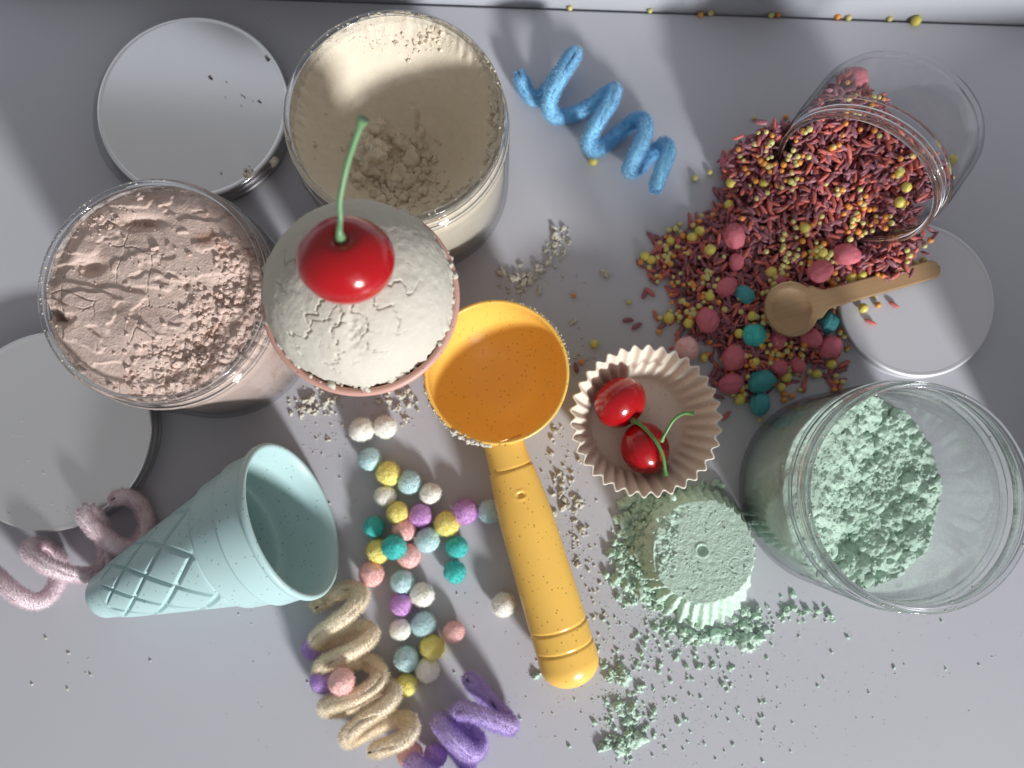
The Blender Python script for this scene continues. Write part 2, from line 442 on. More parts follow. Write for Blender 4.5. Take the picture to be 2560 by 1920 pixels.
def thread_mesh(R, z0, pitch, turns, h=0.65, n=160):
    a = np.linspace(0, 2*np.pi*turns, n); k = smooth(0, 0.25, a)*smooth(0, 0.25, a[-1]-a)
    path = np.stack([np.cos(a)*R, np.sin(a)*R, z0+pitch*a/(2*np.pi)], -1)
    rad = (0.12+0.75*h*k)*MM
    return tube(path*MM, rad, 8)

def make_jar(name, loc, R, H, label, dust=None, dust_zone=None, rot=None, mat=CLEAR, rim=None):
    t = thing(name, loc, label, 'jar', rot=rot)
    V, F = lathe(jar_profile(R, H), 128)
    k = len(jar_profile(R, H))
    body = obj('jar_body', V, F, mat, t)
    V, F = thread_mesh(R-2.0, H-7.6, 3.2, 1.55); obj('screw_thread', V, F, CLEAR_RIM, body)
    # the thick lip and the bead under the threads
    def ring(nm, r, z, a, b):
        q = np.linspace(0, 2*np.pi, 14, endpoint=False)
        pr = np.stack([r+a*np.cos(q), z+b*np.sin(q)], -1)*MM
        Vv, Ff = lathe(np.vstack([pr, pr[:1]]), 128); obj(nm, Vv, Ff, CLEAR_RIM, body)
    ring('lip', R-2.75, H+0.15, 1.15, 0.65)
    ring('collar_bead', R-0.7, H-10.6, 0.75, 0.55)
    if rim is not None:
        rm, spans = rim
        th = np.concatenate([RNG.normal(a, b, n) for a, b, n in spans]); sz = (0.08+0.45*RNG.uniform(size=len(th))**4)*MM
        side = RNG.uniform(size=len(th)) < 0.4
        rr = np.where(side, R-4.2, R-2.75+RNG.normal(0, 0.5, len(th)))*MM; zz = np.where(side, H-RNG.uniform(0.5, 9, len(th)), H+0.7)*MM
        Vv, Ff = crumb_mesh(np.stack([rr*np.cos(th), rr*np.sin(th), zz], -1), sz, ICO1, 0.5); obj('rim_crumbs', Vv, Ff, rm, t, kind='stuff')
    if dust is not None:
        z0, z1 = dust_zone
        for nm, rr, a, b in (('dust_film', R-1.95, z0, min(z1, H-18.5)), ('rim_dust', R-4.15, max(z0, H-17), z1)):
            if b <= a: continue
            pr = np.array([(rr, zz) for zz in np.linspace(a, b, 8)])*MM
            Vv, Ff = lathe(pr, 96); obj(nm, Vv, Ff, dust, t, kind='stuff')
    return t

def disc_grid(R, n):
    u = np.linspace(-1, 1, n); X, Y = np.meshgrid(u, u, indexing='ij')
    return X*np.sqrt(1-Y*Y/2)*R, Y*np.sqrt(1-X*X/2)*R

def sand_solid(R, n, hfun, zb):
    """solid plug of sand with modelled top; mm in, metres out; returns V, F"""
    X, Y = disc_grid(R, n); Z = hfun(X, Y)
    V = np.stack([X, Y, Z], -1).reshape(-1, 3); F = grid_faces(n, n).tolist()
    idx = np.arange(n*n).reshape(n, n)
    loop = np.concatenate([idx[:-1, 0], idx[-1, :-1], idx[1:, -1][::-1], idx[0, 1:][::-1]])
    m = len(loop); Lv = V[loop]; rows = [loop]; off = len(V); add = []
    for k in (0.25, 0.5, 0.75, 1.0):
        q = Lv.copy(); q[:, 2] = Lv[:, 2]*(1-k)+zb*k; add.append(q); rows.append(np.arange(off, off+m)); off += m
    V = np.vstack([V]+add)
    for a, b in zip(rows[:-1], rows[1:]):
        for i in range(m):
            j = (i+1) % m; F.append([a[i], b[i], b[j], a[j]])
    F.append(list(rows[-1])[::-1])
    return V*MM, F

def p3(X, Y, s, o=0.0): return np.stack([X/s+o, Y/s+o*0.7, np.full_like(X, 3.3+o)], -1)

# --- cream jar, scooped hollow
def cream_h(X, Y):
    X = X+0.0; th = np.arctan2(Y, X); rho = np.hypot(X, Y)/38.0
    q = np.hypot((X-1.5)/37, (Y+1.5)/37)
    edge = 60.5+5.5*np.cos(th+0.5)+1.2*fbm(p3(np.cos(th)*20, np.sin(th)*20, 9), 2, 3)
    z = 22+(edge-22)*np.clip(q, 0, 1.2)**2.3
    lip = smooth(0.82, 0.97, rho)
    f1, f2, _ = worley(p3(X, Y, 3.2), 4)
    z += smooth(0.90, 0.985, rho)*(1.8*(0.6-f1)+1.2*fbm(p3(X, Y, 2.2), 2, 8))
    side = smooth(0.45, 0.8, rho)*(0.35+0.65*smooth(-0.2, 0.9, -np.cos(th)))
    z += side*0.7*fbm(p3(X, Y, 4.5), 3, 21)
    z += 0.35*fbm(p3(X, Y, 9), 3, 31)
    low = np.exp(-(((X+9)/11)**2+((Y-1)/13)**2))+0.8*np.exp(-(((X-5)/10)**2+((Y+12)/8)**2))
    z += low*2.2*(0.75-worley(p3(X, Y, 3.6, 2.0), 6)[0])
    z -= 3.0*np.exp(-(((X-4)/0.9)**2+((Y-18)/1.3)**2))+2.5*np.exp(-(((X-3.6)/0.9)**2+((Y-14.5)/1.5)**2))+1.5*np.exp(-(((X-3)/1.8)**2+((Y-21)/0.5)**2))
    return np.minimum(z, 69.5)

def on(hfun, x, y): return hfun(np.array([x]), np.array([y]))[0]

def sand_thing(name, loc, R, n, hfun, mat, label, chunks):
    t = thing(name, (loc[0], loc[1], 0.0024), label, 'play sand')
    V, F = sand_solid(R, n, hfun, 0.3)
    obj('sand_body', V, F, mat, t)
    parts = []
    for (cx, cy, sx, sy, num, s0, s1) in chunks:
        x = cx+RNG.normal(0, sx, num); y = cy+RNG.normal(0, sy, num)
        k = np.hypot(x, y) < R-1.5; x, y = x[k], y[k]
        s = s0*(s1/s0)**(RNG.uniform(0, 1, len(x))**1.8)
        z = hfun(x, y)+s*0.25
        b = s > 1.0
        for sel, base in ((b, ICO2), (~b, ICO1)):
            if sel.any(): parts.append(crumb_mesh(np.stack([x, y, z], -1)[sel]*MM, s[sel]*MM, base, 0.5))
    if parts:
        V, F = join(parts); obj('loose_crumbs', V, F, mat, t, kind='stuff')
    return t

creamL = P(1040, 462, 0); pinkL = P(562, 812, 0); greenL = P(2079, 1222, 0)
DUST_W = mat_dust('white_dust', (0.85, 0.83, 0.80), 140, 0.80, 1.02, 0.9)
make_jar('sand_jar', creamL, JR, JH, 'clear plastic jar with a scooped hollow of cream sand behind the cherry-topped cone', DUST_W, (58, 69), rim=(CREAM, [(2.2, 0.5, 120), (0.2, 0.6, 60), (-0.8, 0.4, 60)]))
sand_thing('cream_sand', creamL, JR-2.2, 220, cream_h, CREAM, 'cream play sand pressed round the jar with a smooth scooped hollow',
           [(-15, -4, 6, 8, 22, 1.2, 4.2), (-12, -3, 8, 8, 90, 0.5, 1.6), (-4, -12, 6, 6, 60, 1.2, 5.2), (0, -9, 7, 7, 200, 0.5, 2.0), (-5, 8, 4, 3, 8, 2.2, 4.8), (4, -2, 4, 5, 20, 1.0, 3.0),
            (37, -4, 1.3, 14, 300, 0.4, 2.4), (28, -26, 7, 3, 220, 0.4, 2.3), (18, 34.5, 9, 1.5, 220, 0.3, 1.8), (-16, 34.5, 9, 1.2, 110, 0.2, 0.7)])
bl = crumb_mesh(np.array([[-17.5, 1.0, 30.5]])*MM, np.array([11.5])*MM, subdiv(*ICO3), 0.34, 0.6)
bl = (bl[0]+(bl[0]-bl[0].mean(0))/np.linalg.norm(bl[0]-bl[0].mean(0), axis=1)[:, None]*(0.0011*fbm(bl[0]/0.0030, 3, 91)-0.0016*(1-smooth(0, 0.10, np.subtract(*worley(bl[0]/0.0075, 93)[1::-1]))))[:, None], bl[1])
ob = [o for o in bpy.data.objects if o.name == 'cream_sand'][0]
obj('pressed_lump', bl[0], bl[1], CREAM, ob)

# --- pink jar, filled to the brim
def pink_h(X, Y):
    rho = np.hypot(X, Y)/39.5; th = np.arctan2(Y, X)
    wx = X+3*fbm(p3(X, Y, 14), 3, 41); wy = Y+3*fbm(p3(X, Y, 14, 5), 3, 43)
    z = 66.0+3.2*(1-rho**2)+2.2*fbm(p3(X, Y*1.3, 22), 2, 51)
    # smeared layers with ragged stepped edges, a few cracks
    q = 2.6*fbm(p3(wx*0.75+wy*0.25, wy*1.5, 19, 2), 4, 53)+0.09*fbm(p3(X, Y, 2.6), 3, 56)
    fr = q-np.floor(q); z += 0.75*(np.floor(q)+smooth(0.80, 1.0, fr))
    z += 0.3*fbm(p3(X*0.6, Y*1.4, 7), 3, 59)
    f1, f2, _ = worley(p3(wx, wy, 17, 3), 57)
    z -= 0.8*(1-smooth(0, 0.016, f2-f1))*smooth(0.05, 0.3, fbm(p3(X, Y, 12, 9), 2, 58))
    crumbly = smooth(0.25, 0.75, (X*0.9-Y*0.55)/39.5+0.25*fbm(p3(X, Y, 8), 3, 61))
    g1, g2, gi = worley(p3(X, Y, 2.6), 62)
    z += crumbly*(2.2*(0.55-g1)+1.0*(gi-0.5)-1.5)
    z += (0.15+0.35*crumbly)*fbm(p3(X, Y, 2.0), 4, 66)
    z -= 3.5*smooth(0.80, 1.0, rho)*(0.65+0.5*fbm(p3(X, Y, 9), 2, 68))
    z -= 7*np.exp(-(((X+36)/4.2)**2+((Y+9+0.5*(X+34)+2.2*fbm(p3(X, Y, 3), 3, 69))/2.0)**2))
    z -= 4.5*np.exp(-(((X+24)/4.5)**2+((Y-9)/2.6)**2))-1.5*np.exp(-(((X+27)/1.1)**2+((Y-8)/1.1)**2))
    z -= 4.0*np.exp(-(((X+5)/6.5)**2+((Y-25)/2.0)**2))
    z -= 2.2*np.exp(-(((X-11)/1.0)**2+((Y-2)/1.0)**2))
    return np.clip(z, 20, 73)
DUST_P = mat_dust('pink_dust', (0.84, 0.76, 0.72), 120, 0.72, 1.0, 0.92)
make_jar('sand_jar', pinkL, JR, JH, 'clear plastic jar filled to the brim with pink sand', DUST_P, (54, 70), rim=(SCOOP, [(2.8, 0.5, 220), (-2.4, 0.4, 60), (-0.9, 0.4, 60)]))
sand_thing('pink_sand', pinkL, JR-2.2, 260, pink_h, PINKS, 'crumbly pink play sand heaped to the brim of its jar',
           [(22, -8, 7, 12, 190, 0.4, 1.7), (10, -26, 10, 5, 150, 0.4, 1.5), (28, 12, 4, 8, 80, 0.4, 1.3), (-20, 26, 8, 4, 50, 0.4, 1.5), (0, 0, 16, 16, 40, 0.3, 0.9), (5, -34, 12, 2, 60, 0.4, 1.3)])

# --- mint jar, a heap leaning against one side
def green_h(X, Y):
    s = (-X*0.96+Y*0.28)/39.5
    wx = X+2*fbm(p3(X, Y, 9), 3, 71)
    z = 22+9*s+15*smooth(-0.15, 0.85, s)
    f1, f2, fi = worley(p3(wx, Y, 6.5), 74); g1, g2, gi = worley(p3(X, Y, 2.8), 76)
    rough = 1-smooth(0.35, 0.8, s)
    z += rough*(3.8*(0.6-f1)+2.0*(fi-0.5)+1.8*(0.55-g1))+(0.5+0.7*rough)*fbm(p3(X, Y, 2.2), 4, 79)
    z += 3.5*fbm(p3(X, Y, 13, 4), 3, 83)-5*np.exp(-(((X+3)/7)**2+((Y+20)/5)**2))
    return np.clip(z, 5, 50)
DUST_G = mat_dust('mint_dust', (0.72, 0.78, 0.74), 60, 0.62, 1.05, 0.5, fine=2400, fine_amt=0.55, base=0.03)
make_jar('sand_jar', greenL, JR, JH, 'dusty clear plastic jar with mint green sand, at the right edge', DUST_G, (5, 68), rim=(SCOOP, [(3.1, 0.7, 160), (-1.2, 0.5, 60), (1.2, 0.5, 50)]))
sand_thing('mint_sand', greenL, JR-2.4, 220, green_h, GREENS, 'lumpy mint green play sand sloping in the dusty jar',
           [(8, 4, 12, 16, 60, 0.9, 3.0), (4, 0, 16, 18, 900, 0.2, 1.0), (26, 0, 6, 14, 60, 0.6, 2.2), (-20, 0, 10, 16, 500, 0.15, 0.6)])

# ------------------------------------------------------------------ lids
def make_lid(loc, R, H, label, mat, mside, rot=None):
    t = thing('jar_lid', loc, label, 'lid', rot=rot)
    pr = np.array([(0.01, H-0.35), (R-2.6, H-0.35), (R-1.9, H-0.28), (R-1.2, H), (R-0.5, H-0.15), (R-0.15, H-0.6)])*MM
    V, F = lathe(pr, 128); obj('lid_top', V, F, mat, t)
    pr = np.array([(R-0.15, H-0.6), (R, H-1.2), (R, H-2.6), (R-0.5, H-3.0), (R-0.5, H-3.5), (R, H-3.9), (R, 2.6), (R-0.45, 2.3), (R-0.45, 1.7), (R+0.1, 1.3), (R+0.1, 0.3), (R-0.2, 0), (R-1.5, 0), (R-1.5, H-1.5), (0.01, H-1.5)])*MM
    V, F = lathe(pr, 128); obj('lid_side', V, F, mside, t)
    return t
p = P(484, 268, 0.010); make_lid((p[0], p[1], 0.0012), 42.3, 10, 'silver metal lid lying behind the cream and pink jars', METAL, METALS)
p = P(476, 282, 0.001); pr = np.array([(0.01, 0), (43.8, 0), (44.2, 0.3), (44.0, 1.0), (43.0, 1.1), (42.6, 0.8), (0.01, 0.8)])*MM
V, F = lathe(pr, 128); o = obj('seal_disc', V, F, CLEAR_RIM, None, label='clear plastic disc peeping out under the silver lid at top left', category='seal disc'); o.location = (p[0], p[1], 0.0002)
p = P(126, 1076, 0.010); make_lid((p[0], p[1], 0), 42.6, 10, 'silver metal lid at the left edge below the pink jar', METAL, METALS)
p = P(2291, 748, 0.006); make_lid((p[0], p[1], 0), 35.0, 6.5, 'pale matte lid under the wooden spoon handle', MATTE_LID, MATTE_LID)

# ------------------------------------------------------------------ ice cream cones
def cone_mesh(L=94.0, R0=31.5, R1=8.0, nu=280, nv=240):
    """outer waffle wall, rolled rim and inner wall; axis along +z, tip at z=0"""
    a = np.linspace(0, 2*np.pi, nu, endpoint=False)
    zs = np.concatenate([np.linspace(-0.6, 3.5, 18), np.linspace(3.8, 90.5, nv), ])
    def ro(z):
        body = np.interp(z, [3, 66, 67.2, 79, 80, 91], [R1+1.0, 24.4, 26.6, 28.8, 30.0, 30.5])
        tip = 0.01+R1*np.sqrt(np.clip(1-((4.0-np.minimum(z, 4.0))/4.6)**2, 0, 1))+1.0*smooth(0, 4, z)
        r = np.where(z < 4.0, tip, body)+0.5*smooth(12, 13, z)*(1-smooth(65, 66, z))
        return r
    A, Z = np.meshgrid(a, zs, indexing='ij')
    R = ro(Z)
    s = np.log(np.maximum(R, 3))*2.55
    k = 8/(2*np.pi)
    def groove(c):
        f = np.abs((c % 1.0)-0.5)*2               # 1 at line
        return smooth(0.84, 0.95, f)
    g = np.maximum(groove(A*k+s*1.35), groove(A*k-s*1.35))
    mask = smooth(13, 16, Z)*(1-smooth(63, 66, Z))
    R = R-1.0*g*mask+0.22*(1-g)*mask
    V1 = np.stack([np.cos(A)*R, np.sin(A)*R, Z], -1)
    rim = np.array([(R0-0.7, 90.8), (R0+0.3, 91.2), (R0+0.75, 92.0), (R0+0.75, 93.0), (R0+0.3, 93.8), (R0-0.6, 94.0), (R0-1.4, 93.7), (R0-1.8, 93.0)])
    inn = [(29.2, 90), (28.0, 80), (26.0, 72), (25.4, 70.5), (24.0, 70.2), (23.6, 69.4), (21.6, 60), (16.6, 40), (11.0, 18), (9, 14), (7, 11), (4.5, 9.2), (2, 8.3), (0.01, 8)]
    # fine tool rings inside
    inn2 = []
    for (r_a, z_a), (r_b, z_b) in zip(inn[:-1], inn[1:]):
        for t_ in np.linspace(0, 1, 6, endpoint=False): inn2.append((r_a+(r_b-r_a)*t_, z_a+(z_b-z_a)*t_))
    inn2.append(inn[-1])
    pr = np.vstack([rim, inn2])
    V2 = np.stack([np.cos(a)[:, None]*pr[None, :, 0], np.sin(a)[:, None]*pr[None, :, 0], np.repeat(pr[None, :, 1], nu, 0)], -1)
    V = np.concatenate([V1, V2], 1); m = V.shape[1]
    return V.reshape(-1, 3)*MM*(L/94.0), grid_faces(nu, m, wrap_u=True), len(zs)

CV, CF, ncv = cone_mesh()
nper = len(CV)//280
kf = (CF[:, 0] % nper)
def make_cone(name, label, mat):
    t = thing(name, (0, 0, 0), label, 'ice cream cone')
    for nm, sel in (('waffle_wall', kf < ncv-1), ('rim', (kf >= ncv-1) & (kf < ncv+8)), ('inner_wall', kf >= ncv+8)):
        F = CF[sel]; u, inv = np.unique(F, return_inverse=True)
        obj(nm, CV[u], inv.reshape(F.shape), mat, t)
    return t
c1 = make_cone('ice_cream_cone', 'aqua speckled plastic waffle cone lying on its side with its mouth open', TEALP)
dz_ = 0.0
for _ in range(4):                                  # rest the cone on the table
    pr_ = P(738, 1296, 0.0312+dz_); pt_ = P(250, 1494, 0.0098+dz_*0.35)
    ax = Vector(pr_-pt_).normalized(); sc = (np.linalg.norm(pr_-pt_)+0.002)/0.094
    q = Vector((0, 0, 1)).rotation_difference(ax)
    Rq = np.array(q.to_matrix()); org = pr_-np.array(ax)*0.094*sc
    dz_ -= ((CV*np.array([1, 1, sc]))@Rq.T+org)[:, 2].min()
c1.rotation_mode = 'QUATERNION'; c1.rotation_quaternion = q @ Matrix.Rotation(0.35, 4, 'Z').to_quaternion()
c1.location = Vector(org); c1.scale = (1, 1, sc)
c2 = make_cone('ice_cream_cone', 'dusty pink plastic cone standing upright under the ivory scoop', PINKP)
coneL = P(900, 742, 0.094); c2.location = (coneL[0], coneL[1], 0.0)

# --- the scoop of sand on it
def dome():
    nu, nv = 420, 190
    a = np.linspace(0, 2*np.pi, nu, endpoint=False); b = np.linspace(-0.16, np.pi/2-0.004, nv)
    A, B = np.meshgrid(a, b, indexing='ij')
    d = np.stack([np.cos(A)*np.cos(B), np.sin(A)*np.cos(B), np.sin(B)], -1)
    r = np.ones_like(A)
    Vv = d*np.array([30.3, 30.3, 27.0])
    nrm = d/np.array([30.3, 30.3, 27.0]); nrm /= np.linalg.norm(nrm, axis=-1)[..., None]
    wp = Vv+0.9*np.stack([fbm(Vv/2.2, 3, 101), fbm(Vv/2.2, 3, 102), fbm(Vv/2.2, 3, 103)], -1)
    f1, f2, idv = worley(wp/15.0, 105)
    msk = smooth(0.15, 0.35, fbm(Vv/11, 2, 107))
    msk = msk*smooth(6, -8, Vv[..., 0]+0.35*Vv[..., 1])
    cr = (1-smooth(0.0, 0.022, f2-f1))*msk
    g1, g2, gi = worley(wp/5.2, 111)
    cr2 = (1-smooth(0.0, 0.03, g2-g1))*smooth(0.45, 0.6, fbm(Vv/7, 2, 113))
    # cracks that run out from under the cherry
    rad = 0
    for th0, l0, ph in ((-1.75, 0.55, 0.0), (-1.25, 0.72, 1.0), (-0.7, 0.85, 2.0), (-2.3, 0.6, 3.0), (-0.15, 0.95, 4.0), (2.8, 0.9, 5.0)):
        wob = 0.14*vnoise(np.stack([B*9+ph, A*0, A*0], -1), 61)+0.08*vnoise(np.stack([B*31+ph, A*0, A*0], -1), 63)
        da = np.angle(np.exp(1j*(A-th0-wob)))*np.cos(B)*30
        rad = np.maximum(rad, np.exp(-(da/0.30)**2)*smooth(l0-0.25, l0, B))
    disp = 0.5*fbm(Vv/12, 3, 121)+0.16*fbm(Vv/2.0, 3, 123)-0.9*cr-0.35*cr2-0.9*rad+0.2*(idv-0.5)*msk
    # flaked patch below the cherry
    fl = np.exp(-((Vv[..., 0]-3)/3.0)**2-((Vv[..., 1]+17)/5.0)**2)
    disp -= fl*(1.2+1.0*fbm(Vv/1.8, 3, 127))
    sk = 1-smooth(-0.05, 0.22, B)
    h1, h2, hi = worley(Vv/4.0, 131)
    disp += sk*(2.6*(0.55-h1)+2.2*fbm(Vv/2.4, 3, 133)+1.4*fbm(Vv/9.0, 2, 137))+smooth(0.0, -0.16, B)*-2.0
    Vv = Vv+nrm*disp[..., None]
    F = grid_faces(nu, nv, wrap_u=True).tolist()
    F.append([i*nv+nv-1 for i in range(nu)]); F.append([i*nv for i in range(nu)][::-1])
    return Vv.reshape(-1, 3)*MM, F
st = thing('sand_scoop', (coneL[0]-0.0004, coneL[1]+0.0012, 0.0925), 'cracked ivory dome of play sand on the pink cone', 'sand scoop')
V, F = dome(); obj('dome', V, F, SCOOP, st)
n = 190; th = RNG.uniform(0, 2*np.pi, n); wgt = RNG.uniform(size=n) < (0.25+0.75*smooth(-0.3, 1, np.cos(th+0.9)))
th = th[wgt]; rr = RNG.normal(29.6, 0.9, len(th)); s = 0.4+1.5*RNG.uniform(0, 1, len(th))**2.5
V, F = crumb_mesh(np.stack([rr*np.cos(th), rr*np.sin(th), RNG.normal(0.8, 0.8, len(th))], -1)*MM, s*MM, ICO1, 0.5); obj('ragged_edge', V, F, SCOOP, st, kind='stuff')

# ------------------------------------------------------------------ cherries
def cherry_mesh(r, squash=0.9, n=72):
    b = np.linspace(-np.pi/2+0.02, np.pi/2-0.02, 48)
    pr = []
    for x in b:
        rho, z = math.cos(x)*r, math.sin(x)*r*squash
        z -= 0.20*r*math.exp(-(rho/(0.22*r))**2) if z > 0 else -0.10*r*math.exp(-(rho/(0.3*r))**2)
        if z > 0: rho *= 1.03
        pr.append((rho, z))
    V, F = lathe(pr, n)
    V = V*(1+0.025*fbm(V/(r*0.9), 2, 201))[:, None]
    V[:, 0] *= 1.04
    return V, F

def make_cherry(loc, r, label, axis, stem_pts, stem_r, smat, squash=0.9):
    t = thing('cherry', loc, label, 'cherry')
    V, F = cherry_mesh(r, squash)
    R = np.array(Vector((0, 0, 1)).rotation_difference(Vector(axis)).to_matrix())
    obj('fruit', V @ R.T, F, CHERRY, t)
    pts = resample(np.array(stem_pts)-np.array(loc), 46)
    u = np.linspace(0, 1, 46)
    rad = stem_r*(0.75+0.75*np.exp(-(u/0.09)**2)+0.75*np.exp(-((1-u)/0.05)**2))
    V, F = tube(pts, rad, 12); obj('stem', V, F, smat, t)
    return t
cz = 0.1305
cl = P(866, 652, cz)
sb = P(853, 585, 0.1375)
cax = np.array([0.02, 0.40, 0.92]); cax /= np.linalg.norm(cax)
make_cherry(cl, 0.0128, 'large glossy red cherry on top of the ivory scoop', cax,
            [cl+cax*0.0088, cl+cax*0.0122, P(851, 545, 0.1435), P(850, 500, 0.147), P(866, 420, 0.152), P(888, 350, 0.157), P(908, 296, 0.161)], 0.00105, STEM_PALE, 0.86)

# ------------------------------------------------------------------ fluted baking cup with two cherries
def cup_shell(Rb=21.5, Rt=30.8, H=24.0, fl=34, nu=476, wall=1.1, rough_top=0.0):
    a = np.linspace(0, 2*np.pi, nu, endpoint=False)
    def prof(rb, rt, z0, z1, m, amp, skip=0.0):
        k = np.linspace(0, 1, m)
        return [(rb+(rt-rb)*t**0.9, z0+(z1-z0)*t, amp*smooth(0.0, 0.30, t)*(0.5+0.5*t)) for t in k]
    o = [(0.01, 0, 0), (Rb*0.7, 0, 0), (Rb-0.8, 0, 0)]+prof(Rb, Rt, 0.8, H, 22, 1.15)
    top = [(Rt-0.2, H+0.45, 1.15), (Rt-wall*0.6, H+0.55, 1.15), (Rt-wall, H+0.25, 1.15)]
    i = prof(Rb-wall, Rt-wall-0.1, 1.9, H-0.1, 22, 1.15)[::-1]+[(Rb-2.0, 1.35, 0), (Rb*0.6, 1.2, 0), (0.01, 1.2, 0)]
    pr = np.array(o+top+i); m = len(pr)
    w = np.sin(a*fl)
    R = pr[None, :, 0]+w[:, None]*pr[None, :, 2]
    V = np.stack([np.cos(a)[:, None]*R, np.sin(a)[:, None]*R, np.repeat(pr[None, :, 1], nu, 0)], -1)
    return V.reshape(-1, 3)*MM, grid_faces(nu, m, wrap_u=True)
cupL = P(1615, 1051, 0.024); cupL[2] = 0
V, F = cup_shell()
o = obj('baking_cup', V, F, BEIGEP, label='fluted beige silicone baking cup holding two red cherries', category='baking cup'); o.location = tuple(cupL)
cA = P(1550, 1006, 0.0125)
make_cherry(cA, 0.0112, 'red cherry in the baking cup, nearest the mustard scoop', (0.52, -0.62, 0.35),
            [P(1583, 1052, 0.0165), P(1602, 1062, 0.020), P(1636, 1098, 0.0245), P(1657, 1140, 0.0245), P(1664, 1190, 0.022)], 0.0010, STEM)
cB = P(1612, 1121, 0.0122)
make_cherry(cB, 0.0110, 'red cherry in the baking cup, lying under the other cherry\'s stem', (0.7, 0.2, 0.55),
            [P(1652, 1102, 0.0175), P(1664, 1082, 0.020), P(1684, 1050, 0.023), P(1708, 1034, 0.025), P(1734, 1034, 0.0255)], 0.0009, STEM)

# ------------------------------------------------------------------ mustard ice cream scoop
def make_scoop():
    bc = P(1241, 931, 0.029)
    t = thing('ice_cream_scoop', (bc[0], bc[1], 0), 'mustard yellow speckled plastic scoop with a round bowl and long handle', 'scoop')
    R = 29.6; pr = []
    for x in np.linspace(-np.pi/2, -0.02, 40): pr.append((max(0.01, math.cos(x)*R), math.sin(x)*R))
    pr += [(R, 0.3), (R-0.3, 0.7), (R-0.9, 0.85), (R-1.4, 0.6), (R-1.6, 0.0)]
    for x in np.linspace(-0.02, -np.pi/2, 40): pr.append((max(0.01, math.cos(x)*(R-1.7)), math.sin(x)*(R-1.7)))
    V, F = lathe(np.array(pr)*MM, 144)
    Rm = np.array(Matrix.Rotation(0.05, 3, 'X'))@np.array(Matrix.Rotation(-0.02, 3, 'Y'))
    V = V@Rm.T; V[:, 2] += 0.0297
    obj('bowl', V, F, YELP, t)
    # handle: oval rod with turned grooves and a domed end
    h0 = P(1256, 1098, 0.0215)-bc; h0[2] = 0.0215
    h1 = P(1440, 1712, 0.0112)-bc; h1[2] = 0.0112
    nu, nv = 220, 56
    u = np.linspace(0, 1, nu); L = np.linalg.norm(h1-h0)
    T = (h1-h0)/L; S = np.cross(T, [0, 0, 1.0]); S /= np.linalg.norm(S); Nn = np.cross(S, T)
    w = (8.2+2.0*smooth(0.0, 0.35, u)+2.2*u)*MM
    end = 11.0*MM; x = u*L
    k = np.clip((x-(L-end))/end, 0, 1); capf = np.sqrt(np.clip(1-k**2.2, 0, 1))
    groove = sum(np.exp(-((x-g*L)/(0.0005))**2)*d for g, d in ((0.115, 0.5), (0.755, 0.9), (0.838, 0.9)))
    step = 0.00035*smooth(0.0, 0.0006, x-0.115*L)
    w = (w+step-groove*0.0006)*np.maximum(capf, 0.001)
    hgt = w*0.92
    a = np.linspace(0, 2*np.pi, nv, endpoint=False)
    V = (h0+T*x[:, None])[:, None]+w[:, None, None]*np.cos(a)[None, :, None]*S+hgt[:, None, None]*np.sin(a)[None, :, None]*Nn
    # small moulded hole dimple near the bowl
    px_ = x[:, None]-0.215*L; ds = np.hypot(np.repeat(px_, nv, 1), (w[:, None]*np.cos(a)[None])+0.0006)
    topm = (np.sin(a)[None] > 0)
    dz = (-0.0016*np.exp(-(ds/0.0009)**2)+0.00035*np.exp(-((ds-0.0017)/0.0005)**2))*topm
    V = V+dz[..., None]*Nn
    F = grid_faces(nu, nv, wrap_v=True).tolist(); F.append(list(range(nv))[::-1])
    F.append([(nu-1)*nv+i for i in range(nv)])
    obj('handle', V.reshape(-1, 3), F, YELP, t)
    # powder left on the rim
    th = np.concatenate([RNG.uniform(-2.9, -1.75, 520), RNG.normal(-1.95, 0.16, 160), RNG.uniform(0.1, 1.5, 190), RNG.uniform(2.6, 3.3, 60)])
    s = (0.10+0.45*RNG.uniform(0, 1, len(th))**3)*MM; hv = np.abs(th+1.95) < 0.3; s[hv] *= 2.2
    rr = RNG.normal(29.7, 0.35, len(th))*MM
    pos = np.stack([rr*np.cos(th), rr*np.sin(th), RNG.normal(-0.3, 0.5, len(th))*MM], -1)@Rm.T; pos[:, 2] += 0.0300
    V, F = crumb_mesh(pos, s, ICO1, 0.5); obj('rim_powder', V, F, SCOOP, t, kind='stuff')
    d_ = RNG.normal(size=(170, 3)); d_[:, 2] = -np.abs(d_[:, 2])-0.25; d_ /= np.linalg.norm(d_, axis=1)[:, None]
    pos = d_*(R-1.75)*MM; pos[:, 2] += 0.0297
    V, F = crumb_mesh(pos, (0.06+0.32*RNG.uniform(size=170)**4)*MM, ICO1, 0.5); obj('bowl_crumbs', V, F, SCOOP, t, kind='stuff')
make_scoop()

